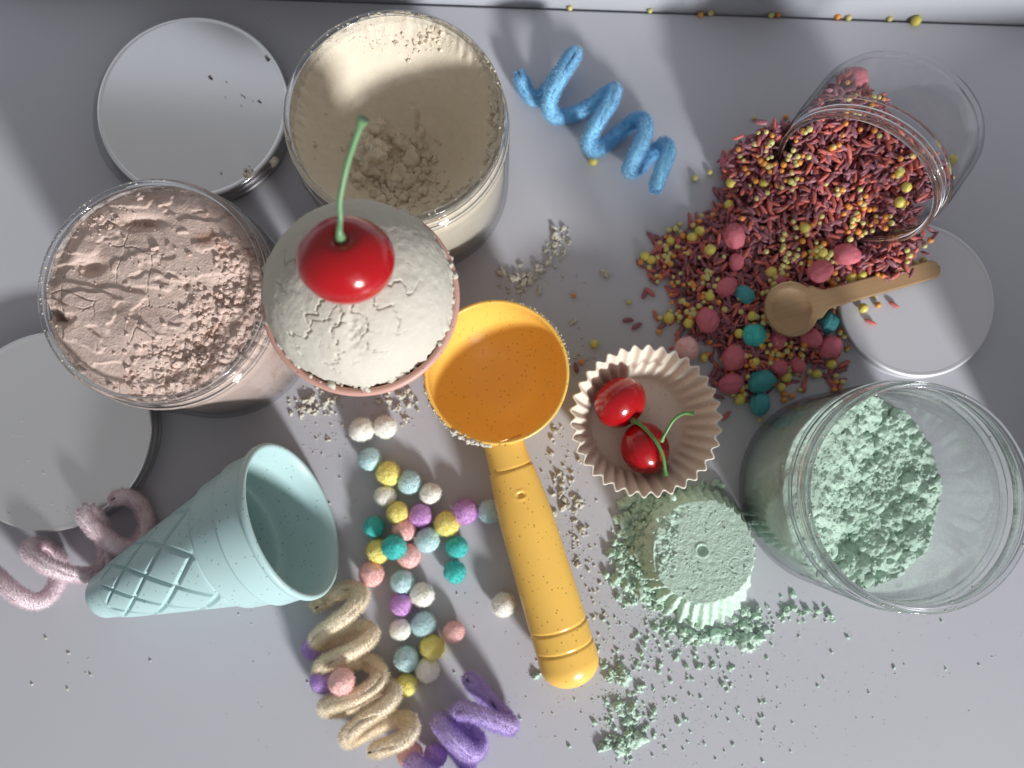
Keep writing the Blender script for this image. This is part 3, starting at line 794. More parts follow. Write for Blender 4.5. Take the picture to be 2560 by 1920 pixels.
# ------------------------------------------------------------------ turned-out mint sand cake
def cake():
    nu = 432; fl = 36; H = 20.0; nr = 60; ns = 44
    a = np.linspace(0, 2*np.pi, nu, endpoint=False)
    rows = [(22.0*t, H, 0.0) for t in np.linspace(0.001, 0.965, nr)]
    rows += [(22.0*0.965+(25.8-21.2)*t**1.05, H*(1-t), 0.75+0.55*t) for t in np.linspace(0.02, 1, ns)]
    rows = np.array(rows)
    w = np.sin(a*fl); w = np.sign(w)*np.abs(w)**0.8
    R = rows[None, :, 0]+(w*(1-0.75*smooth(0.1, 0.8, np.cos(a-2.6))))[:, None]*rows[None, :, 2]
    V = np.stack([np.cos(a)[:, None]*R, np.sin(a)[:, None]*R, np.repeat(rows[None, :, 1], nu, 0)], -1)
    side = smooth(0.90, 1.0, np.hypot(V[..., 0], V[..., 1])/22.0)
    A = np.repeat(a[:, None], len(rows), 1)
    # worn: far left and the back are broken away, front keeps its flutes
    brk = smooth(0.2, 0.9, np.cos(A-2.45))
    g1, g2, gi = worley(V/4.2, 141); h1, h2, hi = worley(V/2.0, 143)
    nrm = np.stack([np.cos(A), np.sin(A), np.full_like(A, 0.4)], -1)
    amt = side*((0.35+1.6*brk)*(0.35-g1)+0.7*(0.5-h1)+0.5*fbm(V/1.5, 3, 145))-side*brk*1.2
    fray = smooth(0.45, 1.0, (20-V[..., 2])/20)*side
    amt += fray*(1.8*(0.5-g1)+1.5*(gi-0.5))
    V = V+nrm*amt[..., None]
    slump = smooth(0.35, 1.0, np.cos(A+1.25))*smooth(0.05, 1.0, (20-V[..., 2])/20)*side
    V[..., 0] += slump*2.5; V[..., 1] -= slump*8.5
    top = 1-side
    dz = 0.22*fbm(V/1.6, 3, 151)*top
    rr = np.hypot(V[..., 0], V[..., 1])
    dz -= top*(1.3*smooth(2.3, 1.6, rr)-0.35*np.exp(-((rr-2.7)/0.4)**2))
    for (cx, cy, r0) in ((6.0, 13.0, 2.9), (13.5, -6.0, 3.0), (-4.5, -12.5, 2.8)):
        d = np.hypot(V[..., 0]-cx, V[..., 1]-cy); dz -= top*0.22*np.exp(-((d-r0)/0.3)**2)*(fbm(V/5, 2, 157) > -0.1)
    chip = smooth(9, 17, -V[..., 0]+0.35*V[..., 1])*top*smooth(-0.1, 0.3, fbm(V/4, 3, 155))
    dz -= chip*2.2*(0.8-g1)
    V[..., 2] += dz
    F = grid_faces(nu, len(rows), wrap_u=True).tolist(); F.append([i*len(rows) for i in range(nu)])
    return V.reshape(-1, 3)*MM, F
ck = P(1756, 1376, 0.0195); ck[2] = -0.0006
ct = thing('sand_cake', ck, 'mint green sand cake turned out of a fluted mould, crumbling at its sides', 'sand cake')
V, F = cake()
Rt = np.array(Matrix.Rotation(-0.10, 3, Vector((0.866, 0.5, 0))))
# settled a little: leaning away from the window
V2 = V.copy(); V2[:, 2] += np.where(V[:, 2] > 0, V[:, 2]/0.020, 0)*0.075*(V[:, 0]*0.5-V[:, 1]*0.866)
obj('cake_body', V2, F, GREENS, ct)
n = 260; q = RNG.uniform(size=(n, 2)); rr = 19.5*np.sqrt(q[:, 0]); th = 2*np.pi*q[:, 1]
x, y = rr*np.cos(th), rr*np.sin(th); s = 0.12+0.5*RNG.uniform(size=n)**4
zz = 20+0.075*(x*0.5-y*0.866)
ex = RNG.normal(-14, 2.2, 140); ey = RNG.normal(2, 6.5, 140); es = 0.3+1.4*RNG.uniform(size=140)**2.5
x = np.append(x, ex); y = np.append(y, ey); s = np.append(s, es); zz = np.append(zz, 19.3+0.075*(ex*0.5-ey*0.866))
V, F = crumb_mesh(np.stack([x, y, zz], -1)*MM, s*MM, ICO1, 0.5); obj('top_crumbs', V, F, GREENS, ct, kind='stuff')

crumbs_on_table('mint_crumbs', [
    (1600, 1330, 26, 38, 240, 0.5, 3.2), (1575, 1400, 26, 32, 190, 0.4, 2.4), (1640, 1260, 34, 20, 150, 0.5, 2.8), (1730, 1228, 34, 14, 110, 0.4, 2.2), (1590, 1455, 26, 22, 170, 0.4, 2.0),
    (1640, 1490, 30, 16, 140, 0.4, 2.0), (1790, 1590, 34, 12, 90, 0.4, 2.2), (1860, 1560, 20, 16, 60, 0.5, 3.0), (1875, 1590, 14, 14, 20, 1.0, 3.4), (1690, 1560, 40, 20, 90, 0.3, 2.0),
    (1640, 1380, 60, 110, 1300, 0.05, 0.3), (1760, 1590, 90, 30, 900, 0.05, 0.3), (1560, 1800, 40, 70, 500, 0.05, 0.3), (1640, 1600, 90, 55, 300, 0.08, 1.4), (1800, 1640, 100, 50, 190, 0.08, 1.4), (1560, 1640, 40, 70, 190, 0.1, 1.0), (1545, 1830, 26, 40, 70, 0.2, 2.3), (1540, 1770, 24, 34, 60, 0.2, 1.8),
    (1540, 1690, 16, 12, 30, 0.5, 2.3), (1565, 1855, 16, 14, 34, 0.7, 2.7), (1620, 1780, 50, 40, 90, 0.2, 1.5), (1700, 1780, 120, 70, 220, 0.12, 0.8), (1900, 1700, 190, 90, 150, 0.12, 0.8), (1960, 1540, 60, 20, 26, 0.5, 1.9), (1990, 1520, 50, 30, 26, 0.4, 1.8),
    (2050, 1800, 250, 80, 70, 0.1, 0.6), (2330, 1640, 150, 60, 25, 0.2, 0.7), (1338, 1687, 3, 3, 3, 1.0, 2.0), (1970, 1040, 60, 40, 60, 0.12, 0.6)],
    GREENS, 'scattered mint green sand crumbs round the fluted cake and below it', 'crumbs')
crumbs_on_table('mint_rubble', [(1640, 1300, 16, 22, 60, 0.8, 3.0), (1620, 1370, 12, 30, 70, 0.8, 3.0), (1640, 1440, 16, 18, 50, 0.6, 2.6), (1690, 1268, 20, 10, 50, 0.8, 2.8)], GREENS,
                'rubble of mint green sand heaped against the left side of the fluted cake', 'rubble', z=0.0038)
crumbs_on_table('cream_crumbs', [
    (1330, 695, 28, 14, 60, 0.3, 2.2), (1350, 670, 16, 10, 26, 0.4, 2.4), (1400, 610, 14, 22, 50, 0.25, 1.8), (1270, 720, 30, 20, 50, 0.2, 1.4), (1508, 682, 5, 4, 4, 1.0, 2.0), (1430, 740, 30, 30, 30, 0.2, 1.0),
    (790, 1015, 30, 22, 60, 0.3, 1.9), (760, 1030, 20, 20, 26, 0.3, 1.6), (985, 1000, 40, 20, 90, 0.25, 1.5), (1020, 1050, 10, 10, 14, 0.3, 1.2), (835, 1090, 40, 40, 60, 0.2, 1.3), (880, 1130, 90, 70, 90, 0.12, 0.6),
    (1400, 1180, 26, 40, 60, 0.25, 1.6), (1420, 1260, 26, 40, 80, 0.2, 1.5), (1440, 1340, 26, 50, 90, 0.2, 1.3), (1490, 1500, 30, 60, 110, 0.14, 0.9), (1400, 1080, 10, 10, 10, 0.4, 1.6), (1450, 880, 40, 60, 50, 0.15, 0.9), (1440, 810, 8, 8, 6, 0.4, 1.3),
    (1100, 1400, 250, 250, 160, 0.1, 0.5), (1300, 1700, 200, 120, 160, 0.1, 0.5), (400, 1650, 260, 120, 60, 0.1, 0.7), (1000, 1800, 300, 80, 60, 0.1, 0.6)],
    SCOOP, 'pale cream sand crumbs scattered round the scoop and the jars', 'crumbs')
crumbs_on_table('lid_crumbs', [(612, 430, 4, 4, 4, 0.8, 1.7), (688, 410, 4, 4, 4, 0.8, 1.6), (600, 440, 30, 20, 14, 0.15, 0.5)], CREAM,
                'cream crumbs lying on the silver lid at top left', 'crumbs', z=0.0112)
crumbs_on_table('lid_grit', [(527, 192, 3, 3, 2, 0.4, 0.7), (668, 146, 4, 5, 4, 0.4, 0.9), (603, 238, 3, 3, 2, 0.4, 0.6), (550, 200, 90, 80, 14, 0.12, 0.4), (648, 256, 3, 3, 2, 0.3, 0.6)],
                mat_basic('grey_grit', (0.30, 0.28, 0.26), rough=0.9), 'dark specks of grit on the silver lid at top left', 'grit', z=0.0112)
crumbs_on_table('lid_dust', [(120, 1280, 60, 20, 30, 0.1, 0.45), (60, 1150, 50, 80, 14, 0.1, 0.4)], SCOOP,
                'pale specks of sand on the silver lid at the left edge', 'crumbs', z=0.010)

# ------------------------------------------------------------------ chenille coils (fuzzy pipe cleaners)
def make_coil(name, pts, R, mat, label, nf=38000, seed=1):
    pts3 = np.array([P(a, b, z*MM) for a, b, z in pts])
    org = pts3[len(pts3)//2].copy(); org[2] = 0
    t = thing(name, org, label, 'pipe cleaner')
    L0 = np.sum(np.linalg.norm(np.diff(pts3, axis=0), axis=1)); n = int(L0/0.0009)
    path = resample(pts3, n)-org
    T, N, B = frames(path, np.array([0.1, -0.1, 1.0]))
    rng = np.random.default_rng(seed)
    s = np.arange(n)*0.9
    tw = 0.55*vnoise(np.stack([s/14, s*0+seed, s*0], -1), seed)                     # wandering parting
    dep = 0.15+0.24*vnoise(np.stack([s/6, s*0+seed, s*0+4], -1), seed+3)
    nv = 26; a = np.linspace(0, 2*np.pi, nv, endpoint=False)
    da = np.angle(np.exp(1j*(a[None]-tw[:, None])))
    endf = np.minimum(1, np.sqrt(np.clip(np.minimum(np.arange(n), n-1-np.arange(n))/4.0, 0.12, 1)))
    prof = (0.76-np.clip(dep, 0.05, 0.6)[:, None]*np.exp(-(da/0.22)**2))*(1+0.05*vnoise(np.stack([np.repeat(s[:, None], nv, 1)/1.3, np.cos(da)*3, np.sin(da)*3+seed], -1), seed+5))
    rad = R*prof*endf[:, None]
    V = path[:, None]+rad[..., None]*(np.cos(a)[None, :, None]*N[:, None]+np.sin(a)[None, :, None]*B[:, None])
    F = grid_faces(n, nv, wrap_v=True).tolist(); F.append(list(range(nv))[::-1]); F.append([(n-1)*nv+i for i in range(nv)])
    core = obj('pile_core', V.reshape(-1, 3), F, mat, t)
    Vw, Fw = tube(path[::3]+(N[::3]*np.cos(tw[::3])[:, None]+B[::3]*np.sin(tw[::3])[:, None])*R*0.42, 0.0003, 5); obj('wire', Vw, Fw, WIRE, t)
    i = rng.integers(0, n, nf); ph = rng.uniform(0, 2*np.pi, nf)
    d_ = np.angle(np.exp(1j*(ph-tw[i]))); keep = np.abs(d_) > 0.13; i, ph, d_ = i[keep], ph[keep], d_[keep]
    lean = rng.normal(0, 0.30, len(i))
    dirn = np.cos(ph)[:, None]*N[i]+np.sin(ph)[:, None]*B[i]
    pr = path[i]+dirn*(R*0.55)*endf[i][:, None]
    ln = R*(0.42+0.26*rng.uniform(0, 1, len(i))**2+0.10*vnoise(np.stack([i*0.9/2.2, np.cos(ph)*2, np.sin(ph)*2+seed], -1), seed+9))
    dd = dirn+T[i]*lean[:, None]+rng.normal(0, 0.12, (len(i), 3)); dd /= np.linalg.norm(dd, axis=1)[:, None]
    tip = pr+dd*ln[:, None]
    sd = np.cross(dd, rng.normal(size=(len(i), 3))); sd /= np.linalg.norm(sd, axis=1)[:, None]
    wd = 0.00014
    V = np.stack([pr+sd*wd, pr-sd*wd, tip], 1).reshape(-1, 3); F = np.arange(len(V)).reshape(-1, 3)
    obj('fuzz', V, F, CHF[[k for k in CH if CH[k] == mat][0]], core, shade=False, kind='stuff')
    return t

make_coil('pipe_cleaner', [(1298, 178, 9), (1312, 222, 5), (1340, 250, 3.6), (1372, 222, 3.6), (1410, 168, 8), (1436, 134, 13), (1428, 150, 17), (1400, 196, 20), (1374, 248, 15), (1380, 286, 8), (1412, 292, 4),
           (1470, 270, 3.6), (1512, 240, 7), (1536, 226, 13), (1522, 262, 18), (1490, 312, 20), (1472, 352, 14), (1484, 376, 8), (1512, 362, 4), (1552, 330, 3.6), (1588, 302, 7), (1612, 304, 13), (1610, 340, 18), (1590, 388, 19),
           (1574, 424, 13), (1588, 424, 7), (1616, 400, 4), (1640, 376, 5), (1662, 362, 11), (1670, 382, 16), (1652, 430, 18), (1636, 482, 14)],
          3.95*MM, CH['blue'], 'bright blue fuzzy pipe cleaner coiled like a spring near the back', seed=3)
make_coil('pipe_cleaner', [(276, 1254, 13.5), (318, 1240, 9), (356, 1270, 4.2), (366, 1318, 4.2), (342, 1362, 8), (304, 1368, 14), (256, 1338, 18), (216, 1296, 18.5), (222, 1276, 16.5), (246, 1306, 14.8), (266, 1370, 5), (262, 1418, 4.2), (226, 1438, 6),
           (172, 1434, 14), (118, 1414, 18), (78, 1382, 16), (84, 1362, 10), (118, 1372, 5), (146, 1402, 4.2), (150, 1440, 4.4), (124, 1488, 8), (90, 1506, 13), (46, 1488, 17), (2, 1452, 17), (-30, 1420, 12)],
          3.9*MM, CH['pink'], 'pale pink fuzzy pipe cleaner coil at the left edge beside the aqua cone', seed=5)
make_coil('pipe_cleaner', [(782, 1518, 8), (812, 1502, 4.2), (858, 1476, 4.2), (896, 1478, 9), (900, 1500, 16), (868, 1536, 20), (818, 1574, 18), (792, 1598, 12), (808, 1606, 6), (850, 1590, 4.2), (900, 1570, 6), (928, 1584, 13), (908, 1610, 19), (858, 1638, 20),
           (812, 1660, 15), (800, 1684, 9), (824, 1690, 5), (876, 1658, 4.2), (924, 1654, 6), (950, 1684, 13), (936, 1714, 19), (888, 1744, 20), (826, 1762, 15), (816, 1770, 9), (858, 1772, 5), (914, 1736, 4.2), (962, 1714, 6), (984, 1732, 13), (966, 1762, 19), (916, 1796, 20),
           (872, 1836, 15), (876, 1850, 8), (914, 1830, 4.4), (968, 1802, 4.2), (1014, 1798, 8), (1028, 1824, 15), (1006, 1852, 18), (960, 1868, 18), (926, 1880, 16)],
          4.0*MM, CH['peach'], 'peach fuzzy pipe cleaner coil running down to the bottom edge', nf=60000, seed=7)
make_coil('pipe_cleaner', [(1166, 1690, 14), (1196, 1722, 9), (1236, 1766, 5), (1272, 1804, 6), (1274, 1816, 13), (1242, 1806, 18), (1196, 1786, 20), (1152, 1776, 17), (1142, 1794, 10), (1164, 1822, 5), (1192, 1842, 5), (1200, 1868, 9), (1180, 1884, 15), (1144, 1858, 19),
           (1112, 1824, 18), (1100, 1804, 14), (1116, 1830, 8), (1150, 1888, 4.2), (1176, 1930, 4.2), (1150, 1960, 10), (1100, 1950, 15), (1050, 1920, 15), (1034, 1906, 10), (1040, 1940, 5), (1090, 2000, 4.2)],
          4.1*MM, CH['purple'], 'deep purple fuzzy pipe cleaner coil at the bottom edge', seed=9)

# ------------------------------------------------------------------ felt balls
def felt_mesh(k, r=0.005, nf=1300):
    V0, F0 = ICO3
    V = V0*r*(0.96+0.09*fbm(V0*2.2+7, 3, 301)+0.012*vnoise(V0*8, 305))[:, None]
    body = mesh_data('felt_body', V, F0, FELT[k])
    d = RNG.normal(size=(nf, 3)); d /= np.linalg.norm(d, axis=1)[:, None]
    tg = np.cross(d, RNG.normal(size=(nf, 3))); tg /= np.linalg.norm(tg, axis=1)[:, None]
    root = d*r*0.97; tip = d*r*RNG.uniform(1.0, 1.16, nf)[:, None]+tg*r*RNG.uniform(0.05, 0.22, nf)[:, None]
    sd = np.cross(d, tg)*0.00011
    Vf = np.stack([root+sd, root-sd, tip], 1).reshape(-1, 3)
    return body, mesh_data('felt_fuzz', Vf, np.arange(len(Vf)).reshape(-1, 3), FELTF[k], False)
FM = {k: felt_mesh(k) for k in FELT}
BALLS = [
 (904, 1075, 'cream', 5, 'cream felt ball, left of the pair just below the pink cone'),
 (963, 1068, 'cream', 5, 'cream felt ball, right of the pair just below the pink cone'),
 (926, 1148, 'pale_blue', 5, 'pale blue felt ball right under the pair of cream ones'),
 (971, 1184, 'yellow', 5, 'yellow felt ball between two pale blue ones, topmost of the yellow balls'),
 (1024, 1206, 'pale_blue', 5, 'pale blue felt ball between the topmost yellow and a cream ball'),
 (1076, 1234, 'cream', 5, 'cream felt ball at the right end of the upper diagonal row'),
 (963, 1241, 'cream', 4.6, 'dim cream felt ball half behind a yellow one, nearest the mouth of the aqua cone'),
 (994, 1282, 'yellow', 6, 'yellow felt ball touching the orchid ball on its left'),
 (1051, 1289, 'orchid', 5, 'orchid felt ball touching a yellow ball, left of the two orchid ones'),
 (1163, 1279, 'orchid', 5, 'orchid felt ball beside a pale blue one, nearer the scoop handle'),
 (1224, 1279, 'pale_blue', 5, 'pale blue felt ball nearest the mustard scoop handle'),
 (1117, 1310, 'yellow', 5, 'yellow felt ball touching the right-hand orchid ball'),
 (936, 1318, 'teal', 5, 'teal felt ball in shade, leftmost of the teal balls'),
 (1010, 1325, 'pink', 5, 'pink felt ball squeezed under a yellow and an orchid ball'),
 (1068, 1350, 'pale_blue', 5, 'pale blue felt ball in the middle of the cluster, right of the pink ones'),
 (1142, 1368, 'teal', 5, 'teal felt ball just above another teal ball, right side of the cluster'),
 (946, 1378, 'yellow', 5, 'yellow felt ball partly under a teal ball'),
 (985, 1368, 'teal', 11.5, 'teal felt ball resting on top of a yellow and a pink ball'),
 (1021, 1389, 'pink', 5, 'pink felt ball half hidden under the raised teal ball'),
 (929, 1435, 'pink', 5, 'pink felt ball beside the rim of the aqua cone'),
 (1137, 1430, 'teal', 5, 'lowest of the two teal felt balls on the right of the cluster'),
 (1006, 1454, 'pale_blue', 5, 'pale blue felt ball above the plum violet one'),
 (1055, 1487, 'cream', 5, 'cream felt ball touching the plum violet one'),
 (1003, 1511, 'orchid', 5, 'plum violet felt ball between a pale blue and two cream balls'),
 (1259, 1512, 'cream', 5, 'lone cream felt ball in the shadow of the scoop handle'),
 (1001, 1574, 'cream', 5, 'cream felt ball left of a pale blue one, beside the peach coil'),
 (1059, 1561, 'pale_blue', 5, 'pale blue felt ball right of a cream one, in the lower cluster'),
 (1134, 1580, 'pink', 5, 'pink felt ball at the right of the lower cluster'),
 (1081, 1618, 'yellow', 5, 'yellow felt ball in the middle of the lower cluster'),
 (1016, 1647, 'pale_blue', 5, 'lowest pale blue felt ball, left of a yellow one'),
 (1069, 1675, 'cream', 4.8, 'dim cream felt ball below a yellow one, above the purple coil'),
 (1016, 1712, 'yellow', 5, 'lowest yellow felt ball, touching the peach coil'),
 (783, 1622, 'violet', 5, 'violet felt ball half hidden behind the peach coil'),
 (806, 1702, 'violet', 12, 'violet felt ball beside a pink one on the peach coil'),
 (854, 1704, 'pink', 26, 'pink felt ball lying on top of the peach coil'),
 (1026, 1887, 'pink', 5, 'pink felt ball at the bottom edge below the peach coil'),
 (1088, 1889, 'violet', 6, 'violet felt ball at the bottom edge beside the purple coil'),
 (1716, 872, 'pink', 5.0, 'pale pink felt ball just behind the baking cup'),
 (1886, 838, 'teal', 9.5, 'teal felt ball among the sprinkles below the wooden spoon'),
]
for px, py, k, z, lab in BALLS:
    t = thing('felt_ball', P(px, py, z*MM), lab, 'felt ball', 'felt balls', rot=tuple(RNG.uniform(0, 6.28, 3)))
    b, f = FM[k]; s = RNG.uniform(0.93, 1.08)
    t.scale = (s*RNG.uniform(0.96, 1.04), s, s*RNG.uniform(0.96, 1.04))
    fb = link(bpy.data.objects.new('felt_body', b), t); link(bpy.data.objects.new('fuzz', f), fb, kind='stuff')

# ------------------------------------------------------------------ sprinkle jar lying on its side
SR, SL = 35.0, 39.0
TAU = math.radians(11)
bpos = P(2247, 300, 0.0345); mpos = P(2142, 442, 0.041)
hd = (mpos-bpos)[:2]; hd /= np.linalg.norm(hd)
sax = np.array([hd[0]*math.cos(TAU), hd[1]*math.cos(TAU), math.sin(TAU)])
sside = np.array([-hd[1], hd[0], 0.0]); sup = np.cross(sax, sside)
if sup[2] < 0: sside, sup = -sside, -sup
bpos[2] = SR*MM*math.cos(TAU)+0.0003
JM = Matrix(((sside[0], sup[0], sax[0], bpos[0]), (sside[1], sup[1], sax[1], bpos[1]), (sside[2], sup[2], sax[2], bpos[2]), (0, 0, 0, 1)))
jt = thing('sprinkle_jar', (0, 0, 0), 'clear plastic jar tipped on its side, spilling sprinkles', 'jar')
jt.matrix_world = JM
o_ = [(0.01, 0.8), (SR*0.75, 0.6), (SR-6, 0), (SR-3.2, 0.5), (SR-1.2, 2.0), (SR-0.2, 4.6), (SR, 7), (SR, SL-13.5), (SR-0.5, SL-12), (SR-2.2, SL-10.6), (SR-2.3, SL-9.6), (SR-0.8, SL-9.0), (SR-0.8, SL-8.0), (SR-2.3, SL-7.4), (SR-2.3, SL-1.2), (SR-2.0, SL-0.7), (SR-2.5, SL)]
i_ = [(SR-3.3, SL), (SR-3.8, SL-0.8), (SR-3.8, SL-11), (SR-1.6, SL-14), (SR-1.5, 7), (SR-2.6, 3.4), (SR-5, 2), (SR*0.5, 1.9), (0.01, 1.9)]
V, F = lathe(np.array(o_+i_)*MM, 128); jb = obj('jar_body', V, F, CLEAR, jt)
V, F = thread_mesh(SR-2.2, SL-5.8, 2.6, 1.5); obj('screw_thread', V, F, CLEAR_RIM, jb)
for nm, r_, z_, a_, b_ in (('lip', SR-2.9, SL+0.1, 1.1, 0.6), ('collar_bead', SR-1.1, SL-8.5, 0.7, 0.5)):
    q = np.linspace(0, 2*np.pi, 14, endpoint=False); pr = np.stack([r_+a_*np.cos(q), z_+b_*np.sin(q)], -1)*MM
    V, F = lathe(np.vstack([pr, pr[:1]]), 128); obj(nm, V, F, CLEAR_RIM, jb)

# ------------------------------------------------------------------ sprinkles
def rice_mesh(L, w, nu=10, nv=7):
    u = np.linspace(-1, 1, nv); a = np.linspace(0, 2*np.pi, nu, endpoint=False)
    r = w*np.sqrt(np.clip(1-np.abs(u)**2.3, 0.003, 1))
    V = np.stack([np.repeat((u*L)[:, None], nu, 1), r[:, None]*np.cos(a)[None], 0.85*r[:, None]*np.sin(a)[None]], -1)
    V[..., 1] += 0.10*w*(u**2)[:, None]
    F = grid_faces(nv, nu, wrap_v=True)
    return V.reshape(-1, 3), F
RICE_V, RICE_F = rice_mesh(2.8*MM, 1.12*MM)          # plump purple seeds
RICE_V[:, 2] *= 0.75
STICK_V, _ = rice_mesh(3.15*MM, 0.98*MM)            # slim red sticks
GRAIN = {'purple': RICE_V, 'red': STICK_V}
RICE_FT = np.vstack([RICE_F[:, [0, 1, 2]], RICE_F[:, [0, 2, 3]]])
HEAP = [(1890, 380), (1800, 398), (1815, 470), (1750, 530), (1650, 600), (1615, 660), (1680, 735), (1685, 800), (1700, 850), (1780, 880), (1800, 960), (1830, 1000), (1930, 975), (1990, 940), (2110, 935), (2118, 870), (2085, 800), (2190, 735), (2245, 650), (2230, 590), (2300, 480), (2150, 330), (1980, 330)]
HP = np.array([P(a, b, 0.004)[:2] for a, b in HEAP])
def poly_sd(x, y):
    """signed distance to the heap's outline, positive inside (metres)"""
    p = np.stack([x, y], -1); n = len(HP); d = np.full(x.shape, 9.0); ins = np.zeros(x.shape, bool)
    for i in range(n):
        a, b = HP[i], HP[(i+1) % n]; e = b-a; w_ = p-a
        t_ = np.clip((w_@e)/(e@e), 0, 1); d = np.minimum(d, np.linalg.norm(w_-t_[..., None]*e, axis=-1))
        c = ((a[1] > p[..., 1]) != (b[1] > p[..., 1])) & (p[..., 0] < (b[0]-a[0])*(p[..., 1]-a[1])/(b[1]-a[1]+1e-12)+a[0])
        ins ^= c
    return np.where(ins, d, -d)
bp2 = np.array(bpos)
def jar_local(x, y, z):
    v = np.stack([x, y, z], -1)-bp2
    return v@sside, v@sup, v@sax
def heap_z(x, y):
    """height of the sprinkles (metres) over the table, in and out of the jar"""
    sd = poly_sd(x, y); q = np.stack([x, y], -1)-bp2[:2]; al = q@hd          # along the jar's axis from its base
    out = 0.0115*smooth(-0.002, 0.020, sd)*(0.75+0.25*smooth(0.09, 0.045, al))+0.0012*fbm(np.stack([x/0.009, y/0.009, x*0], -1), 2, 401)*smooth(0, 0.01, sd)
    lat = q@np.array([hd[1], -hd[0]])*(1 if hd[1] < 0 else -1)
    inn = 0.041-0.018*smooth(0.006, 0.050, al)+np.clip(0.22*lat, -0.004, 0.006)
    k = smooth(0.060, 0.036, al)
    return out*(1-k)+np.maximum(inn, out)*k
def in_jar(x, y, z, margin=0.0):
    a, b, c = jar_local(x, y, z)
    r = np.hypot(a, b)
    return (c > 0.004+margin) & (c < SL*MM) & (r < (SR-2.6)*MM-margin-0.002*(c > (SL-12)*MM))
def jar_clash(x, y, z, m=0.0015):
    a, b, c = jar_local(x, y, z); r = np.hypot(a, b)
    return (c > -m) & (c < SL*MM+m) & (r < SR*MM+m) & ~((c > 0.003+m) & (r < (SR-1.6)*MM-m-0.0022*(c > (SL-14)*MM)))

x0, x1 = HP[:, 0].min()-0.02, HP[:, 0].max()+0.06; y0, y1 = HP[:, 1].min()-0.02, HP[:, 1].max()+0.06
def sample_surface(n, jitter=0.0006, density=None, off=0.0):
    out = []
    while len(out) < n:
        m = 4000
        x = RNG.uniform(x0, x1, m); y = RNG.uniform(y0, y1, m)
        al = (np.stack([x, y], -1)-bp2[:2])@hd
        z = heap_z(x, y)+RNG.normal(0, jitter, m)+off
        sd = poly_sd(x, y)
        inside = in_jar(x, y, z, 0.001)
        outside = (sd > RNG.uniform(-0.004, 0.006, m)) & (al > SL*MM*math.cos(TAU)-0.012) & ~jar_clash(x, y, z)
        ok = inside | (outside & ~inside)
        if density is not None: ok &= RNG.uniform(size=m) < density(x, y, al)
        out += list(np.stack([x, y, z], -1)[ok])
    return np.array(out[:n])
def sample_volume(n):
    out = []
    while len(out) < n:
        m = 12000
        x = RNG.uniform(x0, x1, m); y = RNG.uniform(y0, y1, m); zt = heap_z(x, y)
        z = RNG.uniform(0.0008, 0.046, m); al = (np.stack([x, y], -1)-bp2[:2])@hd
        ok = (z < zt-0.0006) & (in_jar(x, y, z, 0.0012) | ((poly_sd(x, y) > 0) & (al > SL*MM*math.cos(TAU)-0.022) & ~jar_clash(x, y, z)))
        out += list(np.stack([x, y, z], -1)[ok])
    return np.array(out[:n])

def eulers(n, tilt=0.28):
    return np.stack([RNG.uniform(0, 6.28, n), RNG.normal(0, tilt, n), RNG.normal(0.9, 1.1, n)], -1)
def rot_of(e):
    cx, sx, cy, sy, cz_, sz = np.cos(e[:, 0]), np.sin(e[:, 0]), np.cos(e[:, 1]), np.sin(e[:, 1]), np.cos(e[:, 2]), np.sin(e[:, 2])
    return np.stack([np.stack([cy*cz_, sx*sy*cz_-cx*sz, cx*sy*cz_+sx*sz], -1), np.stack([cy*sz, sx*sy*sz+cx*cz_, cx*sy*sz-sx*cz_], -1), np.stack([-sy, sx*cy, cx*cy], -1)], 1)
def merged(pos, V0, F0, scale, e):
    R = rot_of(e); L = V0[None]*scale[:, None, None]
    Wd = np.einsum('nij,nkj->nki', R, L)+pos[:, None]
    F = (F0[None]+(np.arange(len(pos))*len(V0))[:, None, None]).reshape(-1, F0.shape[1])
    return Wd.reshape(-1, 3), F

vol = sample_volume(7500)
kind = RNG.uniform(size=len(vol))
for nm, sel, mt in (('purple_sprinkles', kind < 0.66, SPR['purple']), ('red_sprinkles', kind >= 0.66, SPR['red'])):
    p_ = vol[sel]; V, F = merged(p_, GRAIN[nm.split('_')[0]], RICE_FT, RNG.uniform(0.8, 1.1, len(p_)), eulers(len(p_), 0.6))
    c_ = 'purple' if 'purple' in nm else 'red'
    obj(nm, V, F, mt, None, kind='stuff', label='mass of %s rice-shaped sprinkles deep in the heap and the tipped jar' % c_, category='sprinkles')
surf = sample_surface(900, 0.0007)
k2 = RNG.uniform(size=len(surf))
for nm, sel, c_ in (('purple_sprinkles', k2 < 0.66, 'purple'), ('red_sprinkles', k2 >= 0.66, 'red')):
    p_ = surf[sel]; V, F = merged(p_, GRAIN[c_], RICE_FT, RNG.uniform(0.85, 1.12, len(p_)), eulers(len(p_)))
    obj(nm, V, F, SPR[c_], None, kind='stuff', label='layer of %s rice-shaped sprinkles between those on top of the heap' % c_, category='sprinkles')

